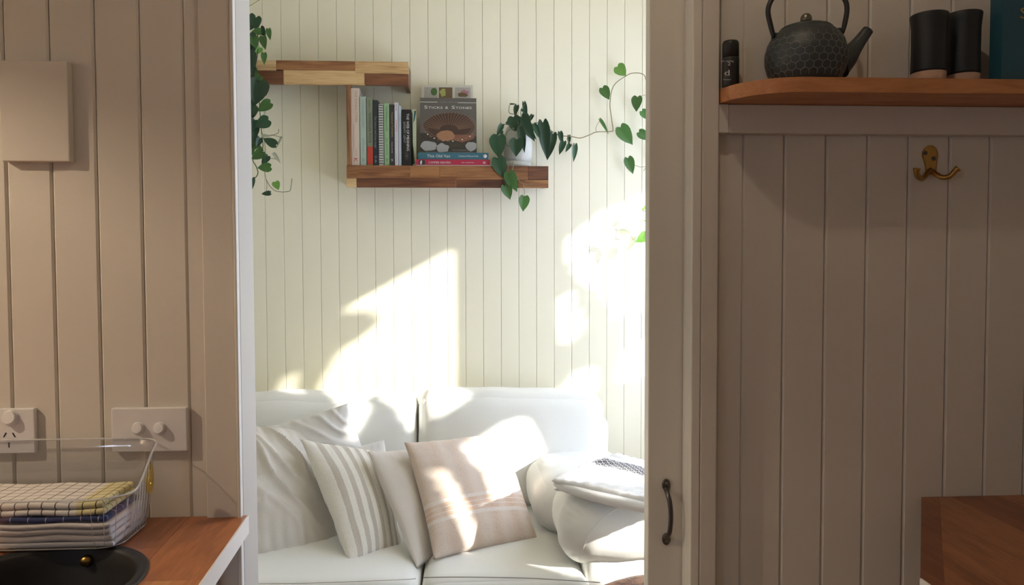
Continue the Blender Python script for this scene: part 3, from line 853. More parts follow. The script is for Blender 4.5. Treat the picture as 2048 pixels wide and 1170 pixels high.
# ------------------------------------------------------------------ door pull
hp = thing('door_pull', 'dark pewter pull handle screwed to the white sliding door', 'handle', P(1333, 1088, 1.314))
a = P(1332, 965, 1.314); b = P(1332, 1082, 1.314)
for q, s in ((a, 1), (b, -1)):
    lathe('mounting_plate', [(.0075, 0), (.0075, .0022), (.0060, .0032), (0, .0034)], V((q.x, 1.3138, q.z - s*.004)), M['pewter'], hp, 20, axis='Y', mtx=Matrix.Diagonal((1, 1, 1.45, 1)))
    lathe('screw', [(.0028, .003), (.0024, .0042), (0, .0044)], V((q.x, 1.3138, q.z - s*.0005)), M['knob'], hp, 12, axis='Y')
pts = [V((a.x, 1.311, a.z-.010)), V((a.x-.001, 1.300, a.z-.016)), V((a.x+.001, 1.292, a.z-.028)), V((a.x+.0025, 1.289, (a.z+b.z)/2)), V((b.x+.001, 1.292, b.z+.026)), V((b.x-.001, 1.300, b.z+.014)), V((b.x-.001, 1.311, b.z+.008))]
tube('grip', spline(pts, 6), [.0050]*4+[.0042]*29+[.0050]*4 if len(spline(pts, 6)) == 37 else .0045, M['pewter'], hp, 12)

# ------------------------------------------------------------------ right shelf and what stands on it
YSF = 1.175
ZS0 = P(1750, 185, YSF).z; ZS1 = P(1750, 155, YSF).z
xw = XA2+.0008
rs = thing('wall_shelf', 'oiled timber shelf with a rounded corner on the right-hand wall', 'shelf', (1.0, 1.25, ZS0))
poly = [(xw, YR-.0006)]
R1, R2 = .115, YR - YSF - .008
for i in range(13):
    a = pi/2*i/12
    poly.append((xw + R1 - R1*cos(a), YSF + (R2) - R2*sin(a)))
poly += [(1.17, YSF), (1.17, YR-.0006)]
prism('shelf_board', poly, ZS0, ZS1, M['shelfwood'], rs, .0012)
ZK = P(1750, 268, 1.27).z
xk = P(1457, 240, 1.27).x
box('cleat', (xk, 1.27, ZK), (1.17, YR-.0006, ZS0-.0005), M['paintk'], rs, .0012)
box('cleat_end', (xw, 1.268, ZK), (xk-.0004, YR-.0006, ZS0-.0005), M['trim'], rs, .0012, )

ZT1 = ZS1 + .0004
# small bottle
c = P(1453, 160, 1.255); rb = (P(1470, 150, 1.255).x - P(1437, 150, 1.255).x)/2
c.x = max(c.x, xw+rb+.0015)
zt = P(1453, 83, 1.255).z
bt = thing('spray_bottle', 'small black bottle with white lettering at the left end of the shelf', 'bottle', (c.x, 1.255, ZT1))
H = zt - ZT1
lathe('bottle_body', [(0, 0), (rb*.9, 0), (rb, .002), (rb, H*.62), (rb*.96, H*.64), (0, H*.64)], (c.x, 1.255, ZT1), M['black'], bt, 32)
lathe('cap', [(rb*.97, H*.645), (rb*.97, H*.95), (rb*.85, H), (0, H)], (c.x, 1.255, ZT1), M['black'], bt, 32)
M['print'] = plain('white_print', (.62, .62, .62), .6)
yb = 1.255 - rb
for body, ya, yb2, hpx in (('hair styling', 121, 121, 3), ('d', 142, 142, 9), ('2', 126, 126, 5), ('texture', 158, 158, 2.2)):
    w_ = {'hair styling': 26, 'd': 10, '2': 6, 'texture': 16}[body]
    cx_ = 1454 if body != '2' else 1458
    p0 = P(cx_-w_/2, ya+hpx, yb); p1 = P(cx_+w_/2, ya+hpx, yb)
    hh = P(cx_, ya, yb).z - P(cx_, ya+hpx*1.6, yb).z
    lettering(body, p0, p1, hh*.8, M['print'], bt, (0, -1, 0), off=.0004)

# teapot
yt = 1.232
c = P(1611, 150, yt); cx = c.x
def W(x1_, x2_, y=yt): return P(x2_, 100, y).x - P(x1_, 100, y).x
Rm = W(1537, 1690)/2
zz = lambda py, y=yt: P(1611, py, y).z
tb = ZT1 + .0004; topz = zz(62)
tp_ = thing('teapot', 'black cast iron teapot with honeycomb relief and an arched handle', 'teapot', (cx, yt, ZT1))
Hb = topz - tb
prof = [(0, 0), (.66*Rm, 0), (.78*Rm, .02*Hb), (.90*Rm, .18*Hb), (.985*Rm, .36*Hb), (Rm, .50*Hb), (.985*Rm, .62*Hb), (.91*Rm, .80*Hb), (.78*Rm, .93*Hb), (.69*Rm, .985*Hb), (.67*Rm, 1.0*Hb), (.60*Rm, .99*Hb), (0, .98*Hb)]
prof_s = [tuple(p) for p in spline([(r, h, 0) for r, h in prof[1:-1]], 4)]
prof_s = [(p[0], p[1]) for p in prof_s]
lathe('pot_body', [(0, 0)] + prof_s + [(0, .98*Hb)], (cx, yt, tb), M['iron'], tp_, 56)
zl = zz(52)
lathe('lid', [(.64*Rm, topz-tb-.001), (.655*Rm, topz-tb+.002), (.60*Rm, (topz+zl)/2-tb+.001), (.3*Rm, zl-tb+.0005), (0, zl-tb+.001)], (cx, yt, tb), M['iron'], tp_, 48)
kr = W(1603, 1625)/2
zk = zz(38)
lathe('lid_knob', [(kr*.5, zl-tb-.001), (kr*.42, zl-tb+.004)] + [(kr*sin(a), zk-tb - kr*cos(a)) for a in [.45+ (pi-.45)*i/12 for i in range(13)]], (cx, yt, tb), M['knob'], tp_, 28)
# honeycomb relief
bm = bmesh.new()
def rad_at(h):
    for (r0, h0), (r1, h1) in zip(prof_s, prof_s[1:]):
        if h0 <= h <= h1 and h1 > h0: return r0 + (r1-r0)*(h-h0)/(h1-h0)
    return prof_s[-1][0]
NH = 28
s_hex = (2*pi/NH)/sqrt(3)*Rm       # hex side length
rows = 8
def surf(ath, h): 
    r = rad_at(h)+.0001; return V((cx + r*cos(ath), yt + r*sin(ath), tb + h))
seen = set()
for row in range(rows):
    hc = .10*Hb + row*1.5*s_hex*.83
    for k in range(NH):
        a0_ = 2*pi*(k + .5*(row % 2))/NH
        cs = []
        for q in range(6):
            an = pi/3*q + pi/6
            cs.append((a0_ + s_hex*cos(an)/Rm, hc + s_hex*sin(an)*.83))
        for q in range(6):
            p, p2 = cs[q], cs[(q+1) % 6]
            key = tuple(sorted([(round((p[0] % (2*pi))*200), round(p[1]*20000)), (round((p2[0] % (2*pi))*200), round(p2[1]*20000))]))
            if key in seen: continue
            seen.add(key)
            if min(p[1], p2[1]) < .03*Hb or max(p[1], p2[1]) > .86*Hb: continue
            add_tube(bm, [surf(*p), surf(*p2)], .00042, 4, False)
rel = from_bm('honeycomb_relief', bm, M['ironline'], tp_)
# spout
sp0 = V((cx+Rm*.80, yt-.004, tb+.38*Hb)); p1 = P(1712, 92, yt-.006); p2 = P(1736, 60, yt-.008)
bm = bmesh.new(); add_tube(bm, spline([sp0, V((cx+Rm*1.04, yt-.005, tb+.52*Hb)), p1, p2], 5), [.026, .0245, .023, .0215, .020, .0185, .017, .0155, .0142, .013, .012, .011, .0103, .0097, .0092, .0090][:16], 20)
for v in bm.verts: pass
from_bm('spout', bm, M['iron'], tp_, True)
# lugs and handle
lgL = P(1550, 72, yt); lgR = P(1680, 62, yt)
for q in (lgL, lgR):
    box('lug', (q.x-.0055, yt-.004, q.z-.012), (q.x+.0055, yt+.004, q.z+.005), M['iron'], tp_, .002)
hp_ = [P(1548, 76, yt-.006), P(1541, 50, yt-.006), P(1536, 22, yt-.006), P(1543, 0, yt-.006), P(1562, -22, yt-.006), P(1600, -38, yt-.006), P(1640, -36, yt-.006), P(1672, -22, yt-.006), P(1690, 0, yt-.006), P(1694, 20, yt-.006), P(1690, 45, yt-.006), P(1685, 66, yt-.006)]
tube('handle', spline(hp_, 4), [.0028, .0034, .0038, .0040] + [.0042]*37 + [.0040, .0036, .0032, .0028], M['black'], tp_, 10)

# mugs
for (xl, xr_, ytop, yc, lab) in ((1822, 1893, 30, 1.222, 'left of the two tall dark ceramic tumblers with raw clay base'), (1893, 1960, 28, 1.238, 'right of the two tall dark ceramic tumblers, next to the blue book')):
    c = P((xl+xr_)/2, 100, yc); r = (P(xr_, 100, yc).x - P(xl, 100, yc).x)/2 * .96
    h = P(xl, ytop, yc).z - ZT1
    t = thing('tumbler', lab, 'cup', (c.x, yc, ZT1), 'dark tumblers on the wall shelf')
    lathe('base', [(0, 0), (r*.86, 0), (r*.90, .002), (r*.91, h*.17)], (c.x, yc, ZT1), M['clay'], t, 36)
    lathe('cup_wall', [(r*.912, h*.165), (r*.935, h*.2), (r*.91, h*.5), (r*.92, h*.8), (r*.97, h*.93), (r, h*.985), (r*.98, h), (r*.92, h*.985), (r*.86, h*.9), (r*.84, h*.3), (0, h*.25)], (c.x, yc, ZT1), M['mug'], t, 36)
# blue book at the right edge
p0 = P(1993, 100, 1.215)
hb = .17
bk = thing('hardback_book', 'dark teal hardback standing at the far right of the wall shelf', 'book', (p0.x+.06, 1.24, ZT1))
box('cover', (p0.x, 1.20, ZT1), (p0.x+.15, 1.203, ZT1+hb), M['blue'], bk, .0004)
box('cover', (p0.x, 1.227, ZT1), (p0.x+.15, 1.230, ZT1+hb), M['blue'], bk, .0004)
box('spine', (p0.x-.002, 1.2005, ZT1), (p0.x+.001, 1.2295, ZT1+hb), M['blue'], bk, .0004)
box('pages', (p0.x+.004, 1.2035, ZT1+.003), (p0.x+.146, 1.2265, ZT1+hb-.003), M['white'], bk)
q0 = P(2040, 37, 1.2); q1 = P(2056, 37, 1.2)
lettering('S', q0, q1, .018, M['goldtxt'], bk, (0, -1, 0))

# coat hook
hk = thing('coat_hook', 'aged brass double coat hook screwed to the boarded right wall', 'hook', P(1866, 350, YR))
def HP(x, y, d): 
    return P(x, y, YR-d)
prof_w = [(1861, 291, 5), (1861, 296, 12), (1860, 304, 16), (1860, 312, 16.5), (1861, 322, 14), (1862, 332, 12), (1862, 344, 11), (1863, 349, 6)]
vs = []; fs = []
for (x, y, w_) in prof_w:
    for s, d in ((-1, .0004), (-.85, .003), (0, .0042), (.85, .003), (1, .0004)):
        vs.append(HP(x+s*w_, y, d))
for i in range(len(prof_w)-1):
    for j in range(4): a_ = i*5+j; fs.append((a_, a_+1, a_+6, a_+5))
for i in range(len(prof_w)-1): fs.append((i*5, (i+1)*5, (i+1)*5+4, i*5+4))
fs.append((0, 1, 2, 3, 4)); k_ = (len(prof_w)-1)*5; fs.append((k_, k_+1, k_+2, k_+3, k_+4))
pyd('backplate', vs, fs, M['brass'], hk, False)
for (x, y) in ((1851, 306), (1868, 317)):
    lathe('screw', [(.0036, 0), (.0036, .0008), (.0026, .0012), (0, .0010)], HP(x, y, .0038), M['pewter'], hk, 14, axis='Y')
tube('prong', spline([HP(1862, 340, .004), HP(1854, 347, .012), HP(1845, 357, .022), HP(1838, 355, .032), HP(1833, 345, .038), HP(1834, 336, .040)], 5), [.0045]*18+[.0048]*4+[.0055, .006, .0062, .0052], M['brass'], hk, 10)
tube('prong', spline([HP(1864, 342, .004), HP(1874, 350, .012), HP(1886, 355, .020), HP(1900, 352, .026), HP(1910, 342, .030), HP(1917, 336, .033)], 5), [.0045]*18+[.0048]*4+[.0055, .006, .0062, .0052], M['brass'], hk, 10)

#@@ALCOVE@@
# ------------------------------------------------------------------ stepped shelf on the back wall
YSH = 2.88
sh = thing('wall_shelf', 'stepped two-level acacia shelf mounted on the white boarded back wall', 'shelf', P(900, 375, 2.95))
def sx(x, y=YSH): return P(x, 250, y).x
def szz(y, x=850): return P(x, y, YSH).z
def fascia(rows):
    for (x0, x1, y0, y1, mt) in rows:
        p = P(x0, (y0+y1)/2, YSH).x; q = P(x1, (y0+y1)/2, YSH).x
        d = random.uniform(0, .0006)
        box('stave', (p+.0003, YSH-d, szz(y1)+.0003), (q-.0003, YSH+.018, szz(y0)-.0003), M[mt], sh, .0006, 1)
fascia([(503, 552, 124, 144.5, 'aca_l'), (552, 710, 124, 143, 'aca_m'), (710, 817, 124, 148.5, 'aca_l'),
        (503, 567, 144.5, 171, 'aca_d'), (567, 729, 143, 171, 'aca_l'), (729, 817, 148.5, 171, 'aca_d'),
        (693, 820, 331, 357, 'aca_m'), (820, 879, 331, 357, 'aca_m'), (879, 1056, 331, 359, 'aca_m'), (1056, 1097, 331, 359, 'aca_d'),
        (693, 713, 357, 375, 'aca_l'), (713, 912, 357, 375, 'aca_d'), (912, 1036, 359, 375, 'aca_d'), (1036, 1097, 359, 375, 'aca_m')])
for (x0, x1, y0, y1) in ((503, 817, 124, 171), (693, 1097, 331, 375)):
    a, b = sx(x0), sx(x1)
    box('top_board', (a+.001, YSH+.0185, szz(y0)-.014), (b-.001, YB-.0006, szz(y0)-.0004), M['aca_m'], sh)
    for k, e in enumerate((a, b)):
        s = 1 if k == 0 else -1
        box('end_panel', (e+.001*s, YSH+.0185, szz(y1)+(.001 if y0 < 200 else .012)), (e+.016*s, YB-.0006, szz(y0)-.0145), M['aca_d'], sh)
box('upright', (sx(693), YSH+.002, szz(331)+.0003), (sx(702), YB-.0006, szz(171.5)-.0003), M['aca_v'], sh, .001)
bx = sx(812); 
ZLS = szz(331) + .0003

# ------------------------------------------------------------------ books
YK = 2.893
M['page'] = plain('book_pages', (.74, .70, .60), .8)
def cmat(n, c, r=.45): 
    M[n] = plain(n, tuple(q*.82 for q in c), r, bump=.05, bscale=300); return M[n]
ink = {'w': cmat('print_white', (.75, .75, .72)), 'k': cmat('print_black', (.03, .03, .03)), 'r': cmat('print_red', (.55, .06, .03)), 'g': cmat('print_green', (.10, .22, .15)),
       'o': cmat('print_ochre', (.45, .36, .16)), 'b': cmat('print_brown', (.42, .26, .16)), 'y': cmat('print_grey', (.32, .32, .32))}
def book(label, x0, x1, yt_, col, texts=(), depth=.115, parts=()):
    xm = (x0+x1)/2
    a = P(x0, 300, YK).x + .0004; b = P(x1, 300, YK).x - .0004; zt_ = P(xm, yt_, YK).z
    t = thing('book', label, 'book', ((a+b)/2, YK, ZLS))
    mt_ = cmat('cover_' + label[:14].replace(' ', '_'), col)
    z0 = ZLS + .0003
    c = .0011
    bm = bmesh.new()
    add_box(bm, (a, YK, z0), (b, YK+.0014, zt_)); add_box(bm, (a, YK+.0014, z0), (a+c, YK+depth, zt_)); add_box(bm, (b-c, YK+.0014, z0), (b, YK+depth, zt_))
    from_bm('cover', bm, mt_, t)
    box('pages', (a+c+.0001, YK+.0016, z0+.002), (b-c-.0001, YK+depth-.003, zt_-.002), M['page'], t)
    for (txt, yA, yB, xo, h, k) in texts:
        # spine text reading downwards: letters' up is +x
        xc_ = (a+b)/2 + xo*(b-a)
        zA = P(xm, yA, YK).z; zB = P(xm, yB, YK).z
        lettering(txt, (xc_-h/2, YK, zA), (xc_-h/2, YK, zB), h, ink[k], t, (0, -1, 0), off=.0004)
    for (kind, xo0, xo1, y0, y1, k) in parts:
        q0 = a + (b-a)*xo0; q1 = a + (b-a)*xo1
        box(kind, (q0, YK-.0004, P(xm, y1, YK).z), (q1, YK-.00005, P(xm, y0, YK).z), ink[k], t)
    return t
book('tall cream book leftmost on the shelf against the upright', 703, 719.5, 176, (.72, .60, .50), [('THE PONKA STIMER', 182, 245, .12, .008, 'b'), ('a collection of seasonal recipes', 250, 298, -.2, .004, 'b'), ('with love', 298, 312, .1, .005, 'b'), ('K', 316, 324, .0, .014, 'r')])
book('pale green book, second from the shelf upright', 720.5, 733, 193, (.42, .52, .44), [('DISPENSABLE CAPERS', 200, 256, 0, .007, 'y'), ('ANNIE RIVERS', 276, 306, 0, .004, 'g'), ('JL', 316, 324, 0, .006, 'g')])
book('olive book with red lower spine lettered Norwegian Wood', 734, 746, 195.5, (.22, .25, .17), [('murakami', 200, 215, 0, .005, 'k'), ('NORWEGIAN WOOD', 226, 286, .05, .010, 'k')], parts=[('red_panel', 0, 1, 293, 329, 'r')])
book('dark navy book with script spine between olive book and spiral notebook', 746.5, 756.5, 200, (.015, .025, .035), [('The Lemon and Lime Angel', 232, 296, .0, .007, 'y'), ('K&', 312, 326, 0, .007, 'y')])
nbk = book('white spiral-bound notebook with wire coils on its spine', 757.5, 767.5, 208, (.60, .60, .56), [])
bm = bmesh.new()
a = P(757.5, 300, YK).x; b = P(767.5, 300, YK).x
zz_ = P(762, 211, YK).z; 
while zz_ > ZLS + .006:
    add_tube(bm, [V(((a+b)/2 + cos(t_)*(b-a)*.46, YK-.0035 + sin(t_)*.004, zz_)) for t_ in [i*2*pi/8 for i in range(9)]], .0008, 5, False); zz_ -= .0095
from_bm('wire_coil', bm, M['dark'], nbk)
book('light green book with green spine lettering beside the spiral notebook', 768.5, 779, 206.5, (.32, .50, .27), [('SUPERBREADIER', 213, 263, 0, .0075, 'g'), ('NEIL BEYNON', 276, 310, 0, .006, 'g'), ('O', 317, 323, 0, .009, 'k')])
book('black book with ochre spine lettering beside the light green book', 779.5, 789, 209, (.035, .032, .032), [('Tamarind Turmeric', 224, 274, .1, .007, 'o'), ('MAURA WAYNE', 284, 306, 0, .003, 'w'), ('Z', 317, 323, 0, .006, 'w')])
book('thin white magazine-like book with a red word on its spine', 789.5, 797, 205, (.66, .66, .72), [('Camille', 209, 222, 0, .005, 'k'), ('SUMMER', 240, 264, 0, .005, 'r'), ('anna vaughn', 268, 296, 0, .003, 'y'), ('penn', 308, 324, 0, .003, 'y')])
book('slim pale grey-blue booklet next to The Web of Meaning', 797.5, 803, 211.5, (.48, .54, .60), [('wander', 226, 244, 0, .003, 'y')])
wob = book('black book lettered The Web of Meaning with a faint leaf drawing', 804, 823, 219, (.008, .008, .010), [('THE WEB OF MEANING', 227, 302, .14, .0098, 'w'), ('JEREMY LENT', 243, 286, -.22, .008, 'y')])
bm = bmesh.new()
cx_ = (P(804, 300, YK).x + P(823, 300, YK).x)/2; cz_ = P(812, 312, YK).z
for k in range(7):
    a_ = k*2*pi/7+.3
    add_tube(bm, [V((cx_, YK-.0003, cz_)), V((cx_+.006*cos(a_), YK-.0003, cz_+.009*sin(a_))), V((cx_+.010*cos(a_+.4), YK-.0003, cz_+.016*sin(a_+.2)))], .0003, 4, False)
from_bm('leaf_drawing', bm, ink['y'], wob)

# books lying flat
def flat(name_label, x0, x1, y0, y1, yf, dep, col, texts, zbase, extra=None):
    a = P(x0, (y0+y1)/2, yf).x; b = P(x1, (y0+y1)/2, yf).x; zt_ = zbase + (P(900, y0, yf).z - P(900, y1, yf).z)
    t = thing('book', name_label, 'book', ((a+b)/2, yf, zbase))
    mt_ = cmat('cover_' + name_label[:12].replace(' ', '_'), col); z0 = zbase+.0003; c = .0015
    bm = bmesh.new()
    add_box(bm, (a, yf, z0), (b, yf+.0015, zt_)); add_box(bm, (a, yf+.0015, z0), (b, yf+dep, z0+c)); add_box(bm, (a, yf+.0015, zt_-c), (b, yf+dep, zt_))
    from_bm('cover', bm, mt_, t)
    box('pages', (a+.002, yf+.0016, z0+c+.0001), (b-.002, yf+dep-.003, zt_-c-.0001), M['page'], t)
    for (txt, xA, xB, h, k) in texts:
        lettering(txt, (P(xA, 0, yf).x + (P(xA, (y0+y1)/2, yf).x-P(xA, 0, yf).x), yf, (z0+zt_)/2 - h/2), (P(xB, (y0+y1)/2, yf).x, yf, (z0+zt_)/2 - h/2), h, ink[k], t, (0, -1, 0), off=.0004)
    return t, zt_
ch_, zt1 = flat('crimson book lying flat lettered Camper Heaven, bottom of the stack', 832, 980, 317.5, 330, 2.884, .128, (.42, .02, .06), [('CAMPER HEAVEN', 857, 901, .0075, 'w'), ('DEE CAMPLING', 923, 948, .0035, 'w'), ('88', 966, 971, .009, 'w')], ZLS)
a = P(838, 324, 2.884).x; b = P(850, 324, 2.884).x
box('spine_picture', (a, 2.8836, ZLS+.003), (b, 2.8839, zt1-.003), ink['k'], ch_)
prism('spine_figure', [(a+.005, ZLS+.005), (a+.010, ZLS+.005), (a+.012, zt1-.006), (a+.008, zt1-.004), (a+.004, zt1-.010)], 2.8830, 2.8835, ink['w'], ch_, axis='Y')
box('cover_edge', (P(832, 324, 2.884).x, 2.8834, ZLS+.0004), (P(980, 324, 2.884).x, 2.8839, ZLS+.0022), ink['w'], ch_)
ov_, zt2 = flat('teal book lying flat lettered This Old Van, upper of the stack', 836, 977, 303.5, 317, 2.886, .125, (.035, .14, .19), [('This Old Van', 854, 900, .011, 'w'), ('Carlene & Michael Duffy', 917, 957, .0055, 'w')], zt1+.0003)
c = P(970, 310, 2.886)
lathe('logo_disc', [(.0072, 0), (.0072, .0004), (0, .0004)], (c.x, 2.8859, (zt1+zt2)/2), ink['w'], ov_, 20, axis='Y')
# standing cover-out books
def coverbook(label, x0, x1, y0, yf, yb, col, th_=.012):
    xm = (x0+x1)/2
    top = P(xm, y0, yb); zb_ = zt2+.0004
    a = P(x0, (y0+303)/2, (yf+yb)/2).x; b = P(x1, (y0+303)/2, (yf+yb)/2).x
    h = sqrt((top.z-zb_)**2 + (yb-yf)**2); ang = math.atan2(yb-yf, top.z-zb_)
    Mx = Matrix.Translation(V((a, yf, zb_))) @ Matrix.Rotation(-ang, 4, 'X')
    t = thing('book', label, 'book', V((a, yf, zb_)))
    w = b-a
    mt_ = cmat('cover_' + label[:12].replace(' ', '_'), col)
    bm = bmesh.new(); add_box(bm, (0, 0, 0), (w, .0016, h)); add_box(bm, (0, th_-.0016, 0), (w, th_, h)); add_box(bm, (0, .0016, 0), (.0016, th_-.0016, h)); bm.transform(Mx)
    from_bm('cover', bm, mt_, t)
    box('pages', (.0018, .0018, .002), (w-.003, th_-.0018, h-.002), M['page'], t, mtx=Mx)
    return t, Mx, w, h
def flatpoly(name, pts, w, h, Mx, mt_, t, d=.0003, lift=0):
    """pts in 0..1 cover coords, y up"""
    bm = bmesh.new()
    vs = [bm.verts.new((x*w, -lift-d, y*h)) for x, y in pts]; f = bm.faces.new(vs)
    r = bmesh.ops.extrude_face_region(bm, geom=[f])
    for v in [e for e in r['geom'] if isinstance(e, bmesh.types.BMVert)]: v.co.y += d
    bm.transform(Mx); return from_bm(name, bm, mt_, t)
def ell(cx, cy, rx, ry, n=24, wob=0, s=0):
    return [(cx + rx*cos(2*pi*k/n)*(1+wob*fbm((cos(2*pi*k/n), sin(2*pi*k/n), s), 1.5)), cy + ry*sin(2*pi*k/n)*(1+wob*fbm((cos(2*pi*k/n), sin(2*pi*k/n), s+4), 1.5))) for k in range(n)]
cmat('ck_grey', (.42, .40, .37)); cmat('ck_brown', (.16, .10, .05)); cmat('ck_yellow', (.40, .42, .12)); cmat('ck_pink', (.40, .18, .22)); cmat('ck_stem', (.52, .50, .42)); cmat('ck_green', (.07, .16, .04))
pb, Mx, w, h = coverbook('white-framed picture book standing behind Sticks & Stones', 843, 946, 170, 2.938, 2.988, (.62, .60, .52), .008)
flatpoly('cover_picture', [(.05, .3), (.31, .3), (.31, .965), (.05, .965)], w, h, Mx, M['ck_grey'], pb)
flatpoly('cover_picture', [(.335, .3), (.60, .3), (.60, .965), (.335, .965)], w, h, Mx, M['ck_brown'], pb)
flatpoly('cover_picture', [(.65, .3), (.955, .3), (.955, .965), (.65, .965)], w, h, Mx, M['ck_grey'], pb)
flatpoly('fruit_print', ell(.24, .90, .062, .055), w, h, Mx, M['ck_green'], pb, lift=.0003)
flatpoly('flower_print', ell(.42, .89, .065, .05, 20, .5), w, h, Mx, M['ck_yellow'], pb, lift=.0003)
flatpoly('flower_print', ell(.84, .885, .08, .04, 20, .4, 2), w, h, Mx, M['ck_pink'], pb, lift=.0003)
flatpoly('branch_print', ell(.80, .86, .10, .03, 16, .5, 5), w, h, Mx, M['ck_brown'], pb, lift=.0006)
cmat('ss_bg', (.115, .105, .095)); cmat('ss_top', (.14, .13, .125)); cmat('ss_brown', (.06, .028, .02)); cmat('ss_tan', (.38, .19, .10)); cmat('ss_ray', (.30, .17, .11)); cmat('ss_stone', (.34, .34, .34)); cmat('ss_red', (.22, .09, .055)); cmat('ss_dark', (.035, .028, .022))
sb, Mx, w, h = coverbook('grey cover-out book titled Sticks & Stones with a twig basket', 840, 953, 196, 2.893, 2.925, (.115, .105, .095), .014)
flatpoly('cover_dark_band', [(.0, .02), (1, .02), (1, .30), (.0, .36)], w, h, Mx, M['ss_dark'], sb, .0002)  # darker band across the lower part of the cover
flatpoly('basket', ell(.53, .48, .46, .24, 36, .1), w, h, Mx, M['ss_brown'], sb, .0004)
flatpoly('basket_fan', [(.60, .33), (.97, .33), (.95, .26), (.75, .19), (.55, .24)], w, h, Mx, M['ss_red'], sb, .0002, .0004)
bm = bmesh.new()
for k in range(46):
    a_ = 2*pi*k/46
    r0, r1 = (.40, 1.04) if k < 24 else (.86, 1.04)
    c0 = (.50, .40)
    p0 = (c0[0] + (.53+.46*r1*cos(a_)-c0[0])*(.34 if k < 24 else .80), c0[1] + (.48+.24*r1*sin(a_)-c0[1])*(.34 if k < 24 else .8))
    p1 = (.53+.47*r1*cos(a_), .48+.25*r1*sin(a_)); 
    p1 = (max(.01, min(.99, p1[0])), p1[1])
    dx, dy = p1[0]-p0[0], p1[1]-p0[1]; L = sqrt(dx*dx*w*w+dy*dy*h*h); nx_, ny_ = -dy*h/L*.0006/w, dx*w/L*.0006/h
    q = [(p0[0]-nx_, p0[1]-ny_), (p1[0]-nx_, p1[1]-ny_), (p1[0]+nx_, p1[1]+ny_), (p0[0]+nx_, p0[1]+ny_)]
    bm.faces.new([bm.verts.new((x*w, -.0008, y*h)) for x, y in q])
r = bmesh.ops.extrude_face_region(bm, geom=list(bm.faces))
for v in [e for e in r['geom'] if isinstance(e, bmesh.types.BMVert)]: v.co.y += .0003
bm.transform(Mx); from_bm('basket_twigs', bm, M['ss_ray'], sb)
flatpoly('basket_base', ell(.46, .31, .165, .092, 28, .15), w, h, Mx, M['ss_tan'], sb, .0004, .0008)
for e_ in (ell(.15, .125, .145, .095, 24, .2, 1), ell(.40, .08, .11, .085, 24, .3, 2), ell(.90, .12, .10, .085, 24, .3, 7)):
    flatpoly('stone_print', [(min(.995, x), max(.01, y)) for x, y in e_], w, h, Mx, M['ss_stone'], sb, .0004, .0004)
for k in range(13):
    a_ = pi + .35 + k*.19
    flatpoly('bead_print', ell(.53+.46*cos(a_), .46+.25*sin(a_), .014, .010, 8), w, h, Mx, ink['w'] if k % 2 else M['ss_ray'], sb, .0003, .0008)
R3 = Mx.to_3x3(); nn = R3 @ V((0, -1, 0))
T = lambda x, y: Mx @ V((x*w, -.0002, y*h))
lettering('S', T(.075, .80), T(.135, .80), .0125, ink['w'], sb, nn); lettering('TICKS', T(.145, .80), T(.40, .80), .0090, ink['w'], sb, nn)
lettering('&', T(.445, .80), T(.50, .80), .0100, ink['w'], sb, nn)
lettering('S', T(.56, .80), T(.62, .80), .0125, ink['w'], sb, nn); lettering('TONES', T(.63, .80), T(.915, .80), .0090, ink['w'], sb, nn)
lettering('FLORA CREATED', T(.35, .915), T(.66, .915), .003, ink['y'], sb, nn)
flatpoly('title_rule', [(.0, .918), (.31, .918), (.31, .926), (.0, .926)], w, h, Mx, ink['w'], sb, .0003)
flatpoly('title_rule', [(.67, .912), (1, .912), (1, .920), (.67, .920)], w, h, Mx, ink['w'], sb, .0003)
lettering('W. M. HENDERSON', T(.57, .04), T(.86, .04), .0035, ink['y'], sb, nn)
# pale green book with branch print, facing forward
x0_, x1_ = 825, 838.5
a = P(x0_, 270, 2.906).x; b = P(841, 270, 2.906).x; zt_ = P(832, 219, 2.906).z
tb_ = thing('book', 'pale green book with a teal branch cover, behind Sticks & Stones', 'book', (a, 2.906, ZLS))
cmat('cover_branch', (.56, .60, .40)); cmat('teal_branch', (.02, .13, .14))
box('cover', (a+.0008, 2.906, ZLS+.0003), (P(832.5, 270, 2.906).x, 2.9125, zt_), M['cover_branch'], tb_)
zA = lambda y: P(832, y, 2.906).z
XX = lambda x: P(x, 270, 2.9055).x
prism('branch_print', [(XX(826.5), zA(246)), (XX(829), zA(222)), (XX(832.3), zA(221)), (XX(832.3), zA(226)), (XX(829.5), zA(240))], 2.9055, 2.9059, M['teal_branch'], tb_, axis='Y')
prism('branch_print', [(XX(825.2), zA(328)), (XX(825.2), zA(284)), (XX(827), zA(300)), (XX(829.5), zA(328))], 2.9055, 2.9059, ink['k'], tb_, axis='Y')
lettering('notes', (XX(827.5), 2.906, zA(275)), (XX(832), 2.906, zA(275)), .003, ink['g'], tb_, (0, -1, 0), off=.0004)

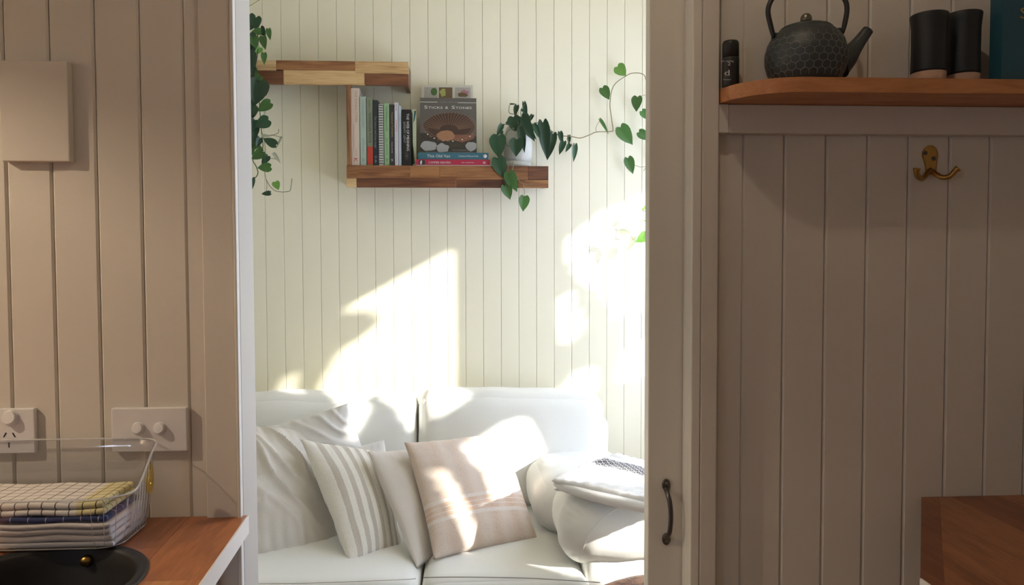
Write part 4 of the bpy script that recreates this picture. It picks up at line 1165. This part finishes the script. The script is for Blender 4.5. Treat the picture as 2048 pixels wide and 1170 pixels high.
# ------------------------------------------------------------------ leaves and vines
def leaf_mesh(wid, droop, fold):
    rows = [(-.10, .26, 0), (0, .40, 0), (.15, .495, 0), (.32, .49, 0), (.52, .41, 0), (.70, .29, 0), (.86, .13, 0), (1.0, 0, 0)]
    vs = []; fs = []
    for t, w_, _ in rows:
        z = -droop*t*t
        mt_ = max(t, 0) if t < 0 else t
        mid = V((mt_ if t >= 0 else .02, 0, -droop*mt_*mt_))
        if w_ == 0: vs.append(mid); continue
        vs.append(V((t, -w_*wid, z + fold*w_*wid))); vs.append(V((t+.02, -w_*wid*.5, z + fold*w_*wid*.35))); vs.append(mid)
        vs.append(V((t+.02, w_*wid*.5, z + fold*w_*wid*.35))); vs.append(V((t, w_*wid, z + fold*w_*wid)))
    n = len(rows)-1
    for i in range(n-1):
        for j in range(4): fs.append((i*5+j, i*5+j+1, i*5+j+6, i*5+j+5))
    tip = len(vs)-1; i = n-1
    for j in range(4): fs.append((i*5+j, i*5+j+1, tip))
    me = bpy.data.meshes.new('leaf'); me.from_pydata([tuple(v) for v in vs], [], fs); me.update(); smooth(me); return me
LM = {}
def leaf(root, b, t, w_, mk, Y, dY=0, drp=.12):
    key = (round(w_, 2), mk)
    if key not in LM:
        LM[key] = leaf_mesh(w_*1.02, drp, .35); LM[key].materials.append(M[mk])
    pb_ = P(b[0], b[1], Y); pt_ = P(t[0], t[1], Y + dY)
    xd = pt_ - pb_; L = xd.length; xd.normalize()
    view = (CAM - pb_).normalized()
    rnd = V((random.uniform(-.35, .35), 0, random.uniform(-.1, .35)))
    zd = (view + rnd); zd = (zd - xd*zd.dot(xd)).normalized(); yd = zd.cross(xd)
    o = bpy.data.objects.new('leaf', LM[key]); COL.objects.link(o); o.parent = root
    m4 = Matrix((xd*L, yd*L, zd*L)).transposed().to_4x4(); m4.translation = pb_ - ORG[root.name]
    o.matrix_local = m4
    return o
def vine(root, pts, Y, r=.0016, mk='stem', ys=None, name='stem'):
    pp = [P(x, y, (ys[i] if ys else Y)) for i, (x, y) in enumerate(pts)]
    return tube(name, spline(pp, 4), r, M[mk], root, 6)
# potted vine on the shelf
YP = 2.952
cpt = P(1034, 300, YP); 
zsau = ZLS + .0004
pp = thing('potted_vine', 'heart-leaf vine in a speckled stone pot on the lower shelf', 'plant', (cpt.x, YP, zsau))
rs_ = .055; z1 = P(1034, 321, YP-.05).z
lathe('saucer', [(0, 0), (rs_*.93, 0), (rs_, .004), (rs_, z1-zsau), (rs_*.94, z1-zsau), (rs_*.92, .006), (0, .005)], (cpt.x, YP, zsau), M['pot'], pp, 40)
ztp = P(1036, 250, YP-.04).z; hp2 = ztp - zsau - .006
rr = [(0, 0), (.040, 0), (.049, .004), (.0545, hp2*.25), (.0565, hp2*.5), (.053, hp2*.8), (.046, hp2*.95), (.041, hp2), (.037, hp2*.97), (.036, hp2*.86), (0, hp2*.86)]
lathe('pot', rr, (cpt.x+.004, YP, zsau+.0062), M['pot'], pp, 44)
YF = 2.872
for (b, t, w_, mk, y) in [((997, 272), (997, 316), .80, 'leafd', YF), ((995, 316), (1010, 358), .66, 'leafd', YF), ((1018, 345), (1033, 384), .62, 'leaf', YF-.01), ((1010, 371), (1021, 399), .74, 'leaf', YF-.005), ((1049, 393), (1046, 423), .72, 'leaf', YF),
        ((1033.5, 279), (1031.5, 313), .85, 'leafd', YF), ((1027, 234), (1034, 267), .80, 'leafd', 2.9), ((1043, 234), (1069, 283), .45, 'leafd', 2.89), ((1041, 256), (1049, 305), .34, 'leafd', 2.885), ((1004, 249), (993, 273), .42, 'leafd', 2.88),
        ((1034, 211), (1029, 232), .5, 'leafd', 2.92), ((1020, 208), (1033, 208), .25, 'leafd', 2.92), ((1048, 205), (1054, 237), .28, 'leafd', 2.92), ((1043, 219), (1055, 231), .35, 'leafd', 2.91), ((1065, 230), (1057, 245), .5, 'leafd', 2.93),
        ((1013, 244), (1018, 251), .6, 'leafd', 2.92), ((1068, 249), (1081, 279), .38, 'leafd', 2.92), ((1086, 245), (1094, 319), .34, 'leafd', 2.93), ((1106, 268), (1095, 320), .36, 'leafd', 2.94), ((1120, 264), (1124, 288), .45, 'leafd', 2.95),
        ((1128, 283), (1118, 309), .48, 'leafd', 2.95), ((1138, 271), (1138, 292), .35, 'leafd', 2.96), ((1140, 288), (1131, 304), .5, 'leafd', 2.96), ((1150, 289), (1148, 324), .32, 'leafd', 2.96),
        ((1235, 133), (1252, 152), .95, 'leafb', 2.97), ((1205, 176), (1219, 199), .78, 'leaf', 2.97), ((1200, 239), (1219, 268), .22, 'leaf', 2.96), ((1004, 262), (1001, 274), .5, 'leafd', 2.88), ((1062, 262), (1073, 280), .3, 'leafd', 2.92), ((1052, 228), (1060, 240), .5, 'leafd', 2.91)]:
    leaf(pp, b, t, w_, mk, y, -.004)
vine(pp, [(1040, 262), (1062, 249), (1085, 246), (1103, 262), (1120, 271), (1143, 273), (1161, 276), (1181, 269), (1193, 264), (1222, 263), (1226, 259), (1223, 236), (1220, 207), (1227, 172), (1252, 152), (1268, 146), (1288, 150), (1294, 173), (1297, 200)], 2.955, .0018, 'stem', ys=[2.95]+[2.955]*18)
vine(pp, [(1030, 262), (1018, 250), (1002, 250), (996, 262), (998, 274)], 2.885, .0014, 'stemd')
vine(pp, [(1028, 256), (1014, 264), (1012, 288), (1022, 292), (1032, 281)], 2.875, .0014, 'stemd')
vine(pp, [(1030, 240), (1034, 226), (1029, 228), (1018, 225), (1019, 210)], 2.92, .0013, 'stemd')
vine(pp, [(1042, 250), (1042, 232), (1042, 220), (1050, 208)], 2.91, .0013, 'stemd')
vine(pp, [(1056, 250), (1060, 238), (1063, 231)], 2.92, .0013, 'stemd')
vine(pp, [(1026, 322), (1026, 336), (1020, 346)], 2.868, .0013, 'stem')
vine(pp, [(1020, 322), (1015, 338), (1012, 371)], 2.868, .0010, 'stem')
vine(pp, [(1034, 358), (1046, 368), (1066, 368)], 2.868, .0012, 'stem')
vine(pp, [(1046, 368), (1049, 380), (1049, 393)], 2.868, .0012, 'stem')
vine(pp, [(1010, 352), (1008, 362), (1012, 372)], 2.868, .0012, 'stemd')
vine(pp, [(1133, 277), (1142, 289), (1151, 290)], 2.955, .0010, 'stem')
vine(pp, [(1193, 264), (1192, 255), (1200, 240)], 2.958, .0010, 'stem')
# right hanging vine (its pot is outside the frame)
rv = thing('hanging_plant', 'sparse trailing vine at the right edge of the doorway, some leaves sunlit', 'plant', P(1420, 120, 2.90))
ph = P(1420, 70, 2.90)
lathe('pot', [(0, 0), (.05, 0), (.07, .10), (.066, .10), (.06, .09), (0, .09)], (ph.x, 2.90, ph.z), M['pot'], rv, 32)
tube('cord', [(ph.x, 2.90, ph.z+.09), (ph.x, 2.90, ZT)], .002, M['stem'], rv, 6)
for (b, t, w_, mk) in [((1275, 194), (1272, 223), .76, 'leaf'), ((1284, 222), (1299, 240), .7, 'leaf'), ((1241, 254), (1265, 290), .68, 'leaf'), ((1278, 264), (1300, 280), .7, 'leaf'), ((1256, 316), (1266, 348), .62, 'leaf'),
        ((1300, 411), (1283, 419), .5, 'leafb'), ((1240, 464), (1265, 467), .6, 'leafp'), ((1264, 474), (1253, 503), .66, 'leafp'), ((1296, 470), (1271, 484), .75, 'leafb'), ((1300, 428), (1280, 419), .3, 'leafp'), ((1300, 446), (1286, 440), .4, 'leafb'),
        ((1310, 300), (1322, 330), .7, 'leaf'), ((1320, 200), (1330, 235), .7, 'leaf'), ((1330, 120), (1345, 150), .7, 'leaf'), ((1350, 160), (1360, 200), .7, 'leaf')]:
    leaf(rv, b, t, w_, mk, 2.955, -.003)
vine(rv, [(1400, 68), (1360, 90), (1330, 130), (1310, 180), (1300, 230), (1298, 300), (1293, 330), (1287, 342)], 2.95, .0013)
vine(rv, [(1370, 75), (1345, 150), (1320, 250), (1306, 340), (1300, 400), (1297, 440), (1292, 475)], 2.95, .0013)
vine(rv, [(1275, 195), (1290, 190), (1306, 190)], 2.95, .0009); vine(rv, [(1268, 330), (1282, 334), (1296, 332)], 2.95, .0009)
vine(rv, [(1287, 415), (1285, 440), (1270, 478), (1262, 472)], 2.95, .0010)
# left hanging plant
YLp = 2.80
lv = thing('hanging_plant', 'dense dark trailing plant hanging beside the left end of the upper shelf', 'plant', P(440, 90, YLp))
ph = P(438, 72, YLp)
lathe('pot', [(0, 0), (.05, 0), (.075, .11), (.071, .11), (.064, .10), (0, .10)], (ph.x, YLp, ph.z), M['pot'], lv, 32)
tube('cord', [(ph.x, YLp, ph.z+.1), (ph.x+.02, YLp, ZT)], .002, M['stem'], lv, 6)
tube('cord', [P(470, 30, YLp), P(497, 13, YLp), P(524, -3, YLp+.02), V((P(560, -30, YLp+.1).x, YLp+.1, ZT))], .0012, M['stem'], lv, 6)
LL = [((498, 30), (504, 58), .8, 'leafd'), ((512, 35), (512, 60), 1.0, 'leafd'), ((504, 38), (497, 62), .9, 'leafd'), ((522, 62), (502, 64), .72, 'leaf'), ((521, 56), (531, 73), .85, 'leafd'), ((537, 58), (540, 80), .5, 'leaf'), ((526, 73), (530, 99), .62, 'leaf'), ((507, 74), (512, 97), .85, 'leaf'),
      ((520, 95), (512, 109), .8, 'leafb'), ((528, 106), (528, 129), .52, 'leaf'), ((500, 66), (500, 94), .8, 'leafd'), ((498, 85), (505, 112), .9, 'leafd'), ((498, 106), (508, 136), .85, 'leafd'), ((502, 132), (498, 160), .8, 'leafd'), ((502, 136), (517, 156), .72, 'leaf'), ((521, 152), (511, 166), .9, 'leaf'),
      ((534, 168), (533, 191), .4, 'leaf'), ((519, 162), (510, 210), .86, 'leafd'), ((503, 160), (499, 190), .8, 'leafd'), ((541, 206), (514, 222), .74, 'leaf'), ((529, 217), (526, 235), .4, 'leafp'), ((497, 190), (503, 222), .9, 'leafd'), ((504, 212), (502, 240), .9, 'leafd'), ((537, 240), (510, 254), .85, 'leafd'),
      ((510, 240), (502, 262), .9, 'leafd'), ((505, 250), (508, 280), .8, 'leafd'), ((524, 271), (542, 272), .35, 'leafp'), ((552, 290), (525, 276), .62, 'leafd'), ((501, 272), (513, 298), .9, 'leafd'), ((520, 276), (513, 296), .6, 'leafd'), ((512, 291), (528, 301), .5, 'leaf'), ((526, 303), (502, 319), .7, 'leaf'),
      ((502, 290), (499, 316), .7, 'leaf'), ((536, 312), (523, 329), .7, 'leafd'), ((541, 334), (514, 336), .72, 'leaf'), ((505, 356), (503, 380), .52, 'leafd'), ((551, 364), (557, 380), .9, 'leafb'), ((541, 386), (522, 388), .55, 'leafd'), ((563, 274), (551, 298), .16, 'leafp'), ((547, 307), (561, 326), .34, 'leafp'),
      ((490, 80), (484, 120), .9, 'leafd'), ((488, 150), (482, 190), .9, 'leafd'), ((486, 230), (490, 270), .9, 'leafd'), ((470, 100), (465, 140), .9, 'leafd')]
for i, (b, t, w_, mk) in enumerate(LL): leaf(lv, b, t, w_, mk, YLp - .012 + .03*random.random(), -.004)
vine(lv, [(450, 40), (480, 30), (505, 34), (514, 60), (516, 100), (510, 150), (518, 200), (520, 225), (523, 262), (525, 300), (506, 318), (512, 332), (516, 345), (512, 354), (506, 357)], YLp+.012, .0018, 'stemd')
vine(lv, [(523, 262), (530, 290), (530, 330), (532, 358), (549, 381), (577, 383), (582, 373), (584, 357)], YLp, .0011, 'stemd')
vine(lv, [(532, 358), (534, 370), (532, 386)], YLp, .0009, 'stemd')
vine(lv, [(535, 272), (545, 270), (563, 275)], YLp, .0009, 'stemd'); vine(lv, [(543, 271), (556, 266), (557, 258)], YLp, .0009, 'stemd')
vine(lv, [(530, 312), (540, 316), (552, 318)], YLp, .0009, 'stemd'); vine(lv, [(470, 45), (500, 100), (503, 180), (505, 260)], YLp+.01, .0016, 'stemd')

# ------------------------------------------------------------------ sofa
so = thing('sofa', 'white slipcovered sofa with two back cushions against the boarded back wall', 'sofa', (-.25, 2.5, 0))
cushion('frame_back', (-.27, 2.905, .42), (1.62, .16, .64), .06, M['sofa'], so, n=16, wr=.004, seed=3)
cushion('frame_base', (-.27, 2.47, .19), (1.55, .92, .24), .03, M['sofa'], so, n=14, wr=.003, seed=4)
for (x, y) in ((-.98, 2.06), (.44, 2.06), (-.98, 2.88), (.44, 2.88)):
    lathe('leg', [(.02, 0), (.028, .02), (.03, .072)], (x, y, 0), M['aca_d'], so, 16)
ZSE = .475
xs = P(840, 1150, 2.02).x
def seatwarp(q, p):
    q = q.copy(); q.z -= .010*max(0, abs(p.x)-.75)*4*max(0, p.z); return q
cushion('seat_cushion', ((xs-.86)/2, 2.37, ZSE-.088), (xs+.86-.004, .75, .165), .035, M['sofa'], so, bulge=(0, .02, .016), n=22, wr=.004, ws=6, seed=8, warp=seatwarp)
cushion('seat_cushion', ((xs+.33)/2, 2.37, ZSE-.088), (.33-xs-.004, .75, .165), .035, M['sofa'], so, bulge=(0, .02, .016), n=22, wr=.004, ws=6, seed=12, warp=seatwarp)
tube('seam', spline([P(500, 1167, 1.985), P(600, 1166, 1.975), P(700, 1163, 1.972), P(800, 1159, 1.975), P(832, 1157, 1.985)], 5), .0016, M['sofa'], so, 6)
tube('seam', spline([P(846, 1155, 1.985), P(920, 1154, 1.975), P(1050, 1156, 1.972), P(1140, 1161, 1.975), P(1200, 1165, 1.985)], 5), .0016, M['thread'], so, 6)
xb0 = P(838, 830, 2.72).x; xb1 = P(1207, 850, 2.72).x
ztop = P(1000, 777, 2.78).z
def bw(sgn):
    def f(q, p):
        q = q.copy()
        k = (p.z+1)/2
        q.y += .09*k - .03                     # leans back
        if p.z > 0: q.z -= .016*p.z*(max(0, sgn*p.x))**3 + .004*p.z*sin(p.x*4)
        q.z += .006*k*fbm((q.x*1, 0, 0), 5, 2, 5)
        if sgn*p.x > .4: q.x -= sgn*.02*((1-k)**1.2)
        return q
    return f
hgt = ztop - .46
cushion('back_cushion', ((xb0+xb1)/2, 2.70, .46+hgt/2), (xb1-xb0-.002, .19, hgt), .055, M['sofa'], so, bulge=(0, .035, .004), n=26, wr=.007, ws=5, seed=21, warp=bw(1))
wL = .69
cushion('back_cushion', (xb0-.004-wL/2, 2.70, .46+hgt/2-.004), (wL, .19, hgt), .055, M['sofa'], so, bulge=(0, .035, .004), n=26, wr=.007, ws=5, seed=31, warp=bw(-1))
def armwarp(q, p):
    q = q.copy()
    if p.y < -.5:
        a_ = math.atan2(q.z, q.x*.7); k = min(1, (-p.y-.5)*2)
        rad = max(abs(p.x), abs(p.z))
        q += V((cos(a_), 0, sin(a_)))*.0016*k*sin(a_*34 + 3*fbm((a_, 0, 0), 2))*(rad > .55)
        q.y += .012*(1-rad)*k
    return q
AXL = P(1113, 1040, 2.10).x
for sgn in (1,):
    cushion('armrest', (AXL+.175, 2.145, .578), (.35, .30, .205), .095, M['sofa'], so, bulge=(.0, .015, .0), n=30, wr=.007, ws=8, seed=41, warp=armwarp)
    cushion('armrest_inner', (AXL+.125, 2.50, .563), (.33, .46, .195), .085, M['sofa'], so, bulge=(.01, .0, .0), n=20, wr=.004, ws=7, seed=42)
    cushion('arm_panel', (AXL+.20, 2.48, .30), (.26, .90, .46), .03, M['sofa'], so, n=14, wr=.003, seed=43)
cushion('armrest', (-1.05, 2.47, .575), (.35, .95, .215), .105, M['sofa'], so, bulge=(.0, .02, .0), n=20, wr=.005, ws=7, seed=45)
cushion('arm_panel', (-1.05, 2.48, .30), (.26, .90, .46), .03, M['sofa'], so, n=14, wr=.003, seed=46)
tube('seam', spline([P(1163, 1113, 2.02), P(1170, 1085, 1.99), P(1183, 1060, 1.985), P(1205, 1036, 1.985), P(1240, 1015, 1.985), P(1290, 1002, 1.985), P(1330, 1004, 1.985)], 5), .0022, M['sofa'], so, 6)

# ------------------------------------------------------------------ cushions on the sofa
def pil(name, label, cat, cs, th_, mt_, **kw):
    pts = [P(x, y, Y) for x, y, Y in cs]
    lo = min(pts, key=lambda q: q.z)
    og = sum(pts, V((0, 0, 0)))/4; og.z = lo.z
    o = pillow(name, pts, th_, mt_, None, **kw); tag(o, label, cat); return o
pil('cushion', 'large crumpled grey linen cushion at the left end of the sofa', 'cushion', [(405, 842, 2.50), (625, 862, 2.60), (692, 1106, 2.30), (430, 1140, 2.14)], .085, M['linen'], seed=1, pinch=.03, wr=.010, ws=6, n=70, power=.5, folds=.030)
pil('cushion', 'white linen cushion leaning on the left back cushion, behind the big grey one', 'cushion', [(470, 868, 2.62), (697, 806, 2.62), (765, 990, 2.50), (560, 1060, 2.44)], .05, M['linenw'], seed=5, pinch=.05, wr=.007, ws=7, n=60, folds=.02)
pil('cushion', 'white cushion showing only a corner above the plain oat cushion', 'cushion', [(650, 905, 2.52), (768, 879, 2.55), (800, 1040, 2.42), (690, 1080, 2.36)], .03, M['linenw'], seed=9, pinch=.04)
pil('cushion', 'white linen cushion with grey-beige vertical stripes', 'cushion', [(600, 878, 2.40), (757, 903, 2.50), (806, 1105, 2.27), (700, 1133, 2.13)], .062, M['striped'], seed=13, pinch=.05, wr=.006)
pil('cushion', 'narrow plain oat-coloured cushion between striped and peach cushions', 'cushion', [(735, 903, 2.36), (850, 893, 2.47), (885, 1112, 2.24), (834, 1138, 2.12)], .040, M['plainc'], seed=17, pinch=.03, wr=.003, folds=.004)
pil('cushion', 'peach woven cushion with pale horizontal bands, half in sun', 'cushion', [(808, 885, 2.37), (1008, 866, 2.50), (1078, 1084, 2.27), (868, 1119, 2.12)], .060, M['peach'], seed=21, pinch=.045, wr=.005)

# ------------------------------------------------------------------ throw on the arm
ZA = .708
tw_ = thing('throw_blanket', 'white throw with black diamond band and fringe folded on the sofa arm', 'blanket', Pz(1250, 950, ZA-.02))
A_, B_, C_, D_ = Pz(1103, 962, ZA), Pz(1234, 909, ZA), Pz(1420, 968, ZA), Pz(1345, 1016, ZA)
pillow('blanket_top', [A_, D_, C_, B_], .017, M['throw'], tw_, n=40, pinch=.0, wr=.004, ws=14, seed=3, back=.6, power=.16)
A2_, B2_, C2_, D2_ = [q + V((dx, dy, -.026)) for q, dx, dy in ((A_, .006, .01), (B_, -.01, -.03), (C_, -.03, -.01), (D_, 0, .012))]
pillow('blanket_fold', [A2_, D2_, C2_, B2_], .017, M['throw'], tw_, n=30, pinch=.0, wr=.004, ws=14, seed=7, back=.6, power=.22)
tube('rolled_edge', spline([A_ + V((.012, .012, -.010)), A_*.66 + D_*.34 + V((0, .004, -.015)), A_*.33 + D_*.67 + V((0, .002, -.015)), D_ + V((0, .01, -.014))], 6), [.008, .012, .0145] + [.0155]*13 + [.0145, .012, .008], M['throw'], tw_, 14)
bm = bmesh.new()
for i in range(34):
    f = i/33; p = B_*(1-f) + C_*f; od = (B_-A_).normalized()
    j = V((random.uniform(-.003, .003), random.uniform(-.003, .003), 0))
    add_tube(bm, [p - od*.004, p + od*.010 + j, p + od*.020 + j*2 + V((0, 0, -.004))], [.0016, .0018, .0024], 5)
fr_ = from_bm('fringe', bm, M['sofa'], tw_, True); fr_['kind'] = 'stuff'

# ------------------------------------------------------------------ live-edge side table in the near corner
ZT_ = .55
pc = Pz(1300, 1143.5, ZT_); RT = .235; ctr = V((pc.x+.02, pc.y-RT, 0))
lt = thing('side_table', 'dark live-edge timber side table in front of the sofa arm', 'table', (ctr.x, ctr.y, 0))
bm = bmesh.new(); nseg = 72; rings = []
for (k_, dz) in ((.0, 0), (.55, 0), (.90, 0), (.955, -.001), (.985, -.006), (1.0, -.018), (.992, -.034), (.95, -.046), (.5, -.046), (0, -.046)):
    rg = []
    for i in range(nseg):
        a_ = 2*pi*i/nseg; wob_ = 1 + (.018*fbm((cos(a_)*2, sin(a_)*2, dz*20), 2.2) if k_ > .9 else 0)
        rg.append(bm.verts.new((ctr.x + RT*k_*wob_*cos(a_), ctr.y + RT*k_*wob_*sin(a_), ZT_ + dz)))
    rings.append(rg)
for p, q in zip(rings, rings[1:]):
    for i in range(nseg): bm.faces.new((p[i], p[(i+1) % nseg], q[(i+1) % nseg], q[i]))
bmesh.ops.remove_doubles(bm, verts=bm.verts, dist=1e-6)
from_bm('table_top', bm, M['bark'], lt, True)
for a_ in (.5, 2.6, 4.7):
    tube('leg', [(ctr.x+.11*cos(a_), ctr.y+.11*sin(a_), ZT_-.046), (ctr.x+.17*cos(a_), ctr.y+.17*sin(a_), 0)], [.018, .014], M['aca_d'], lt, 12)
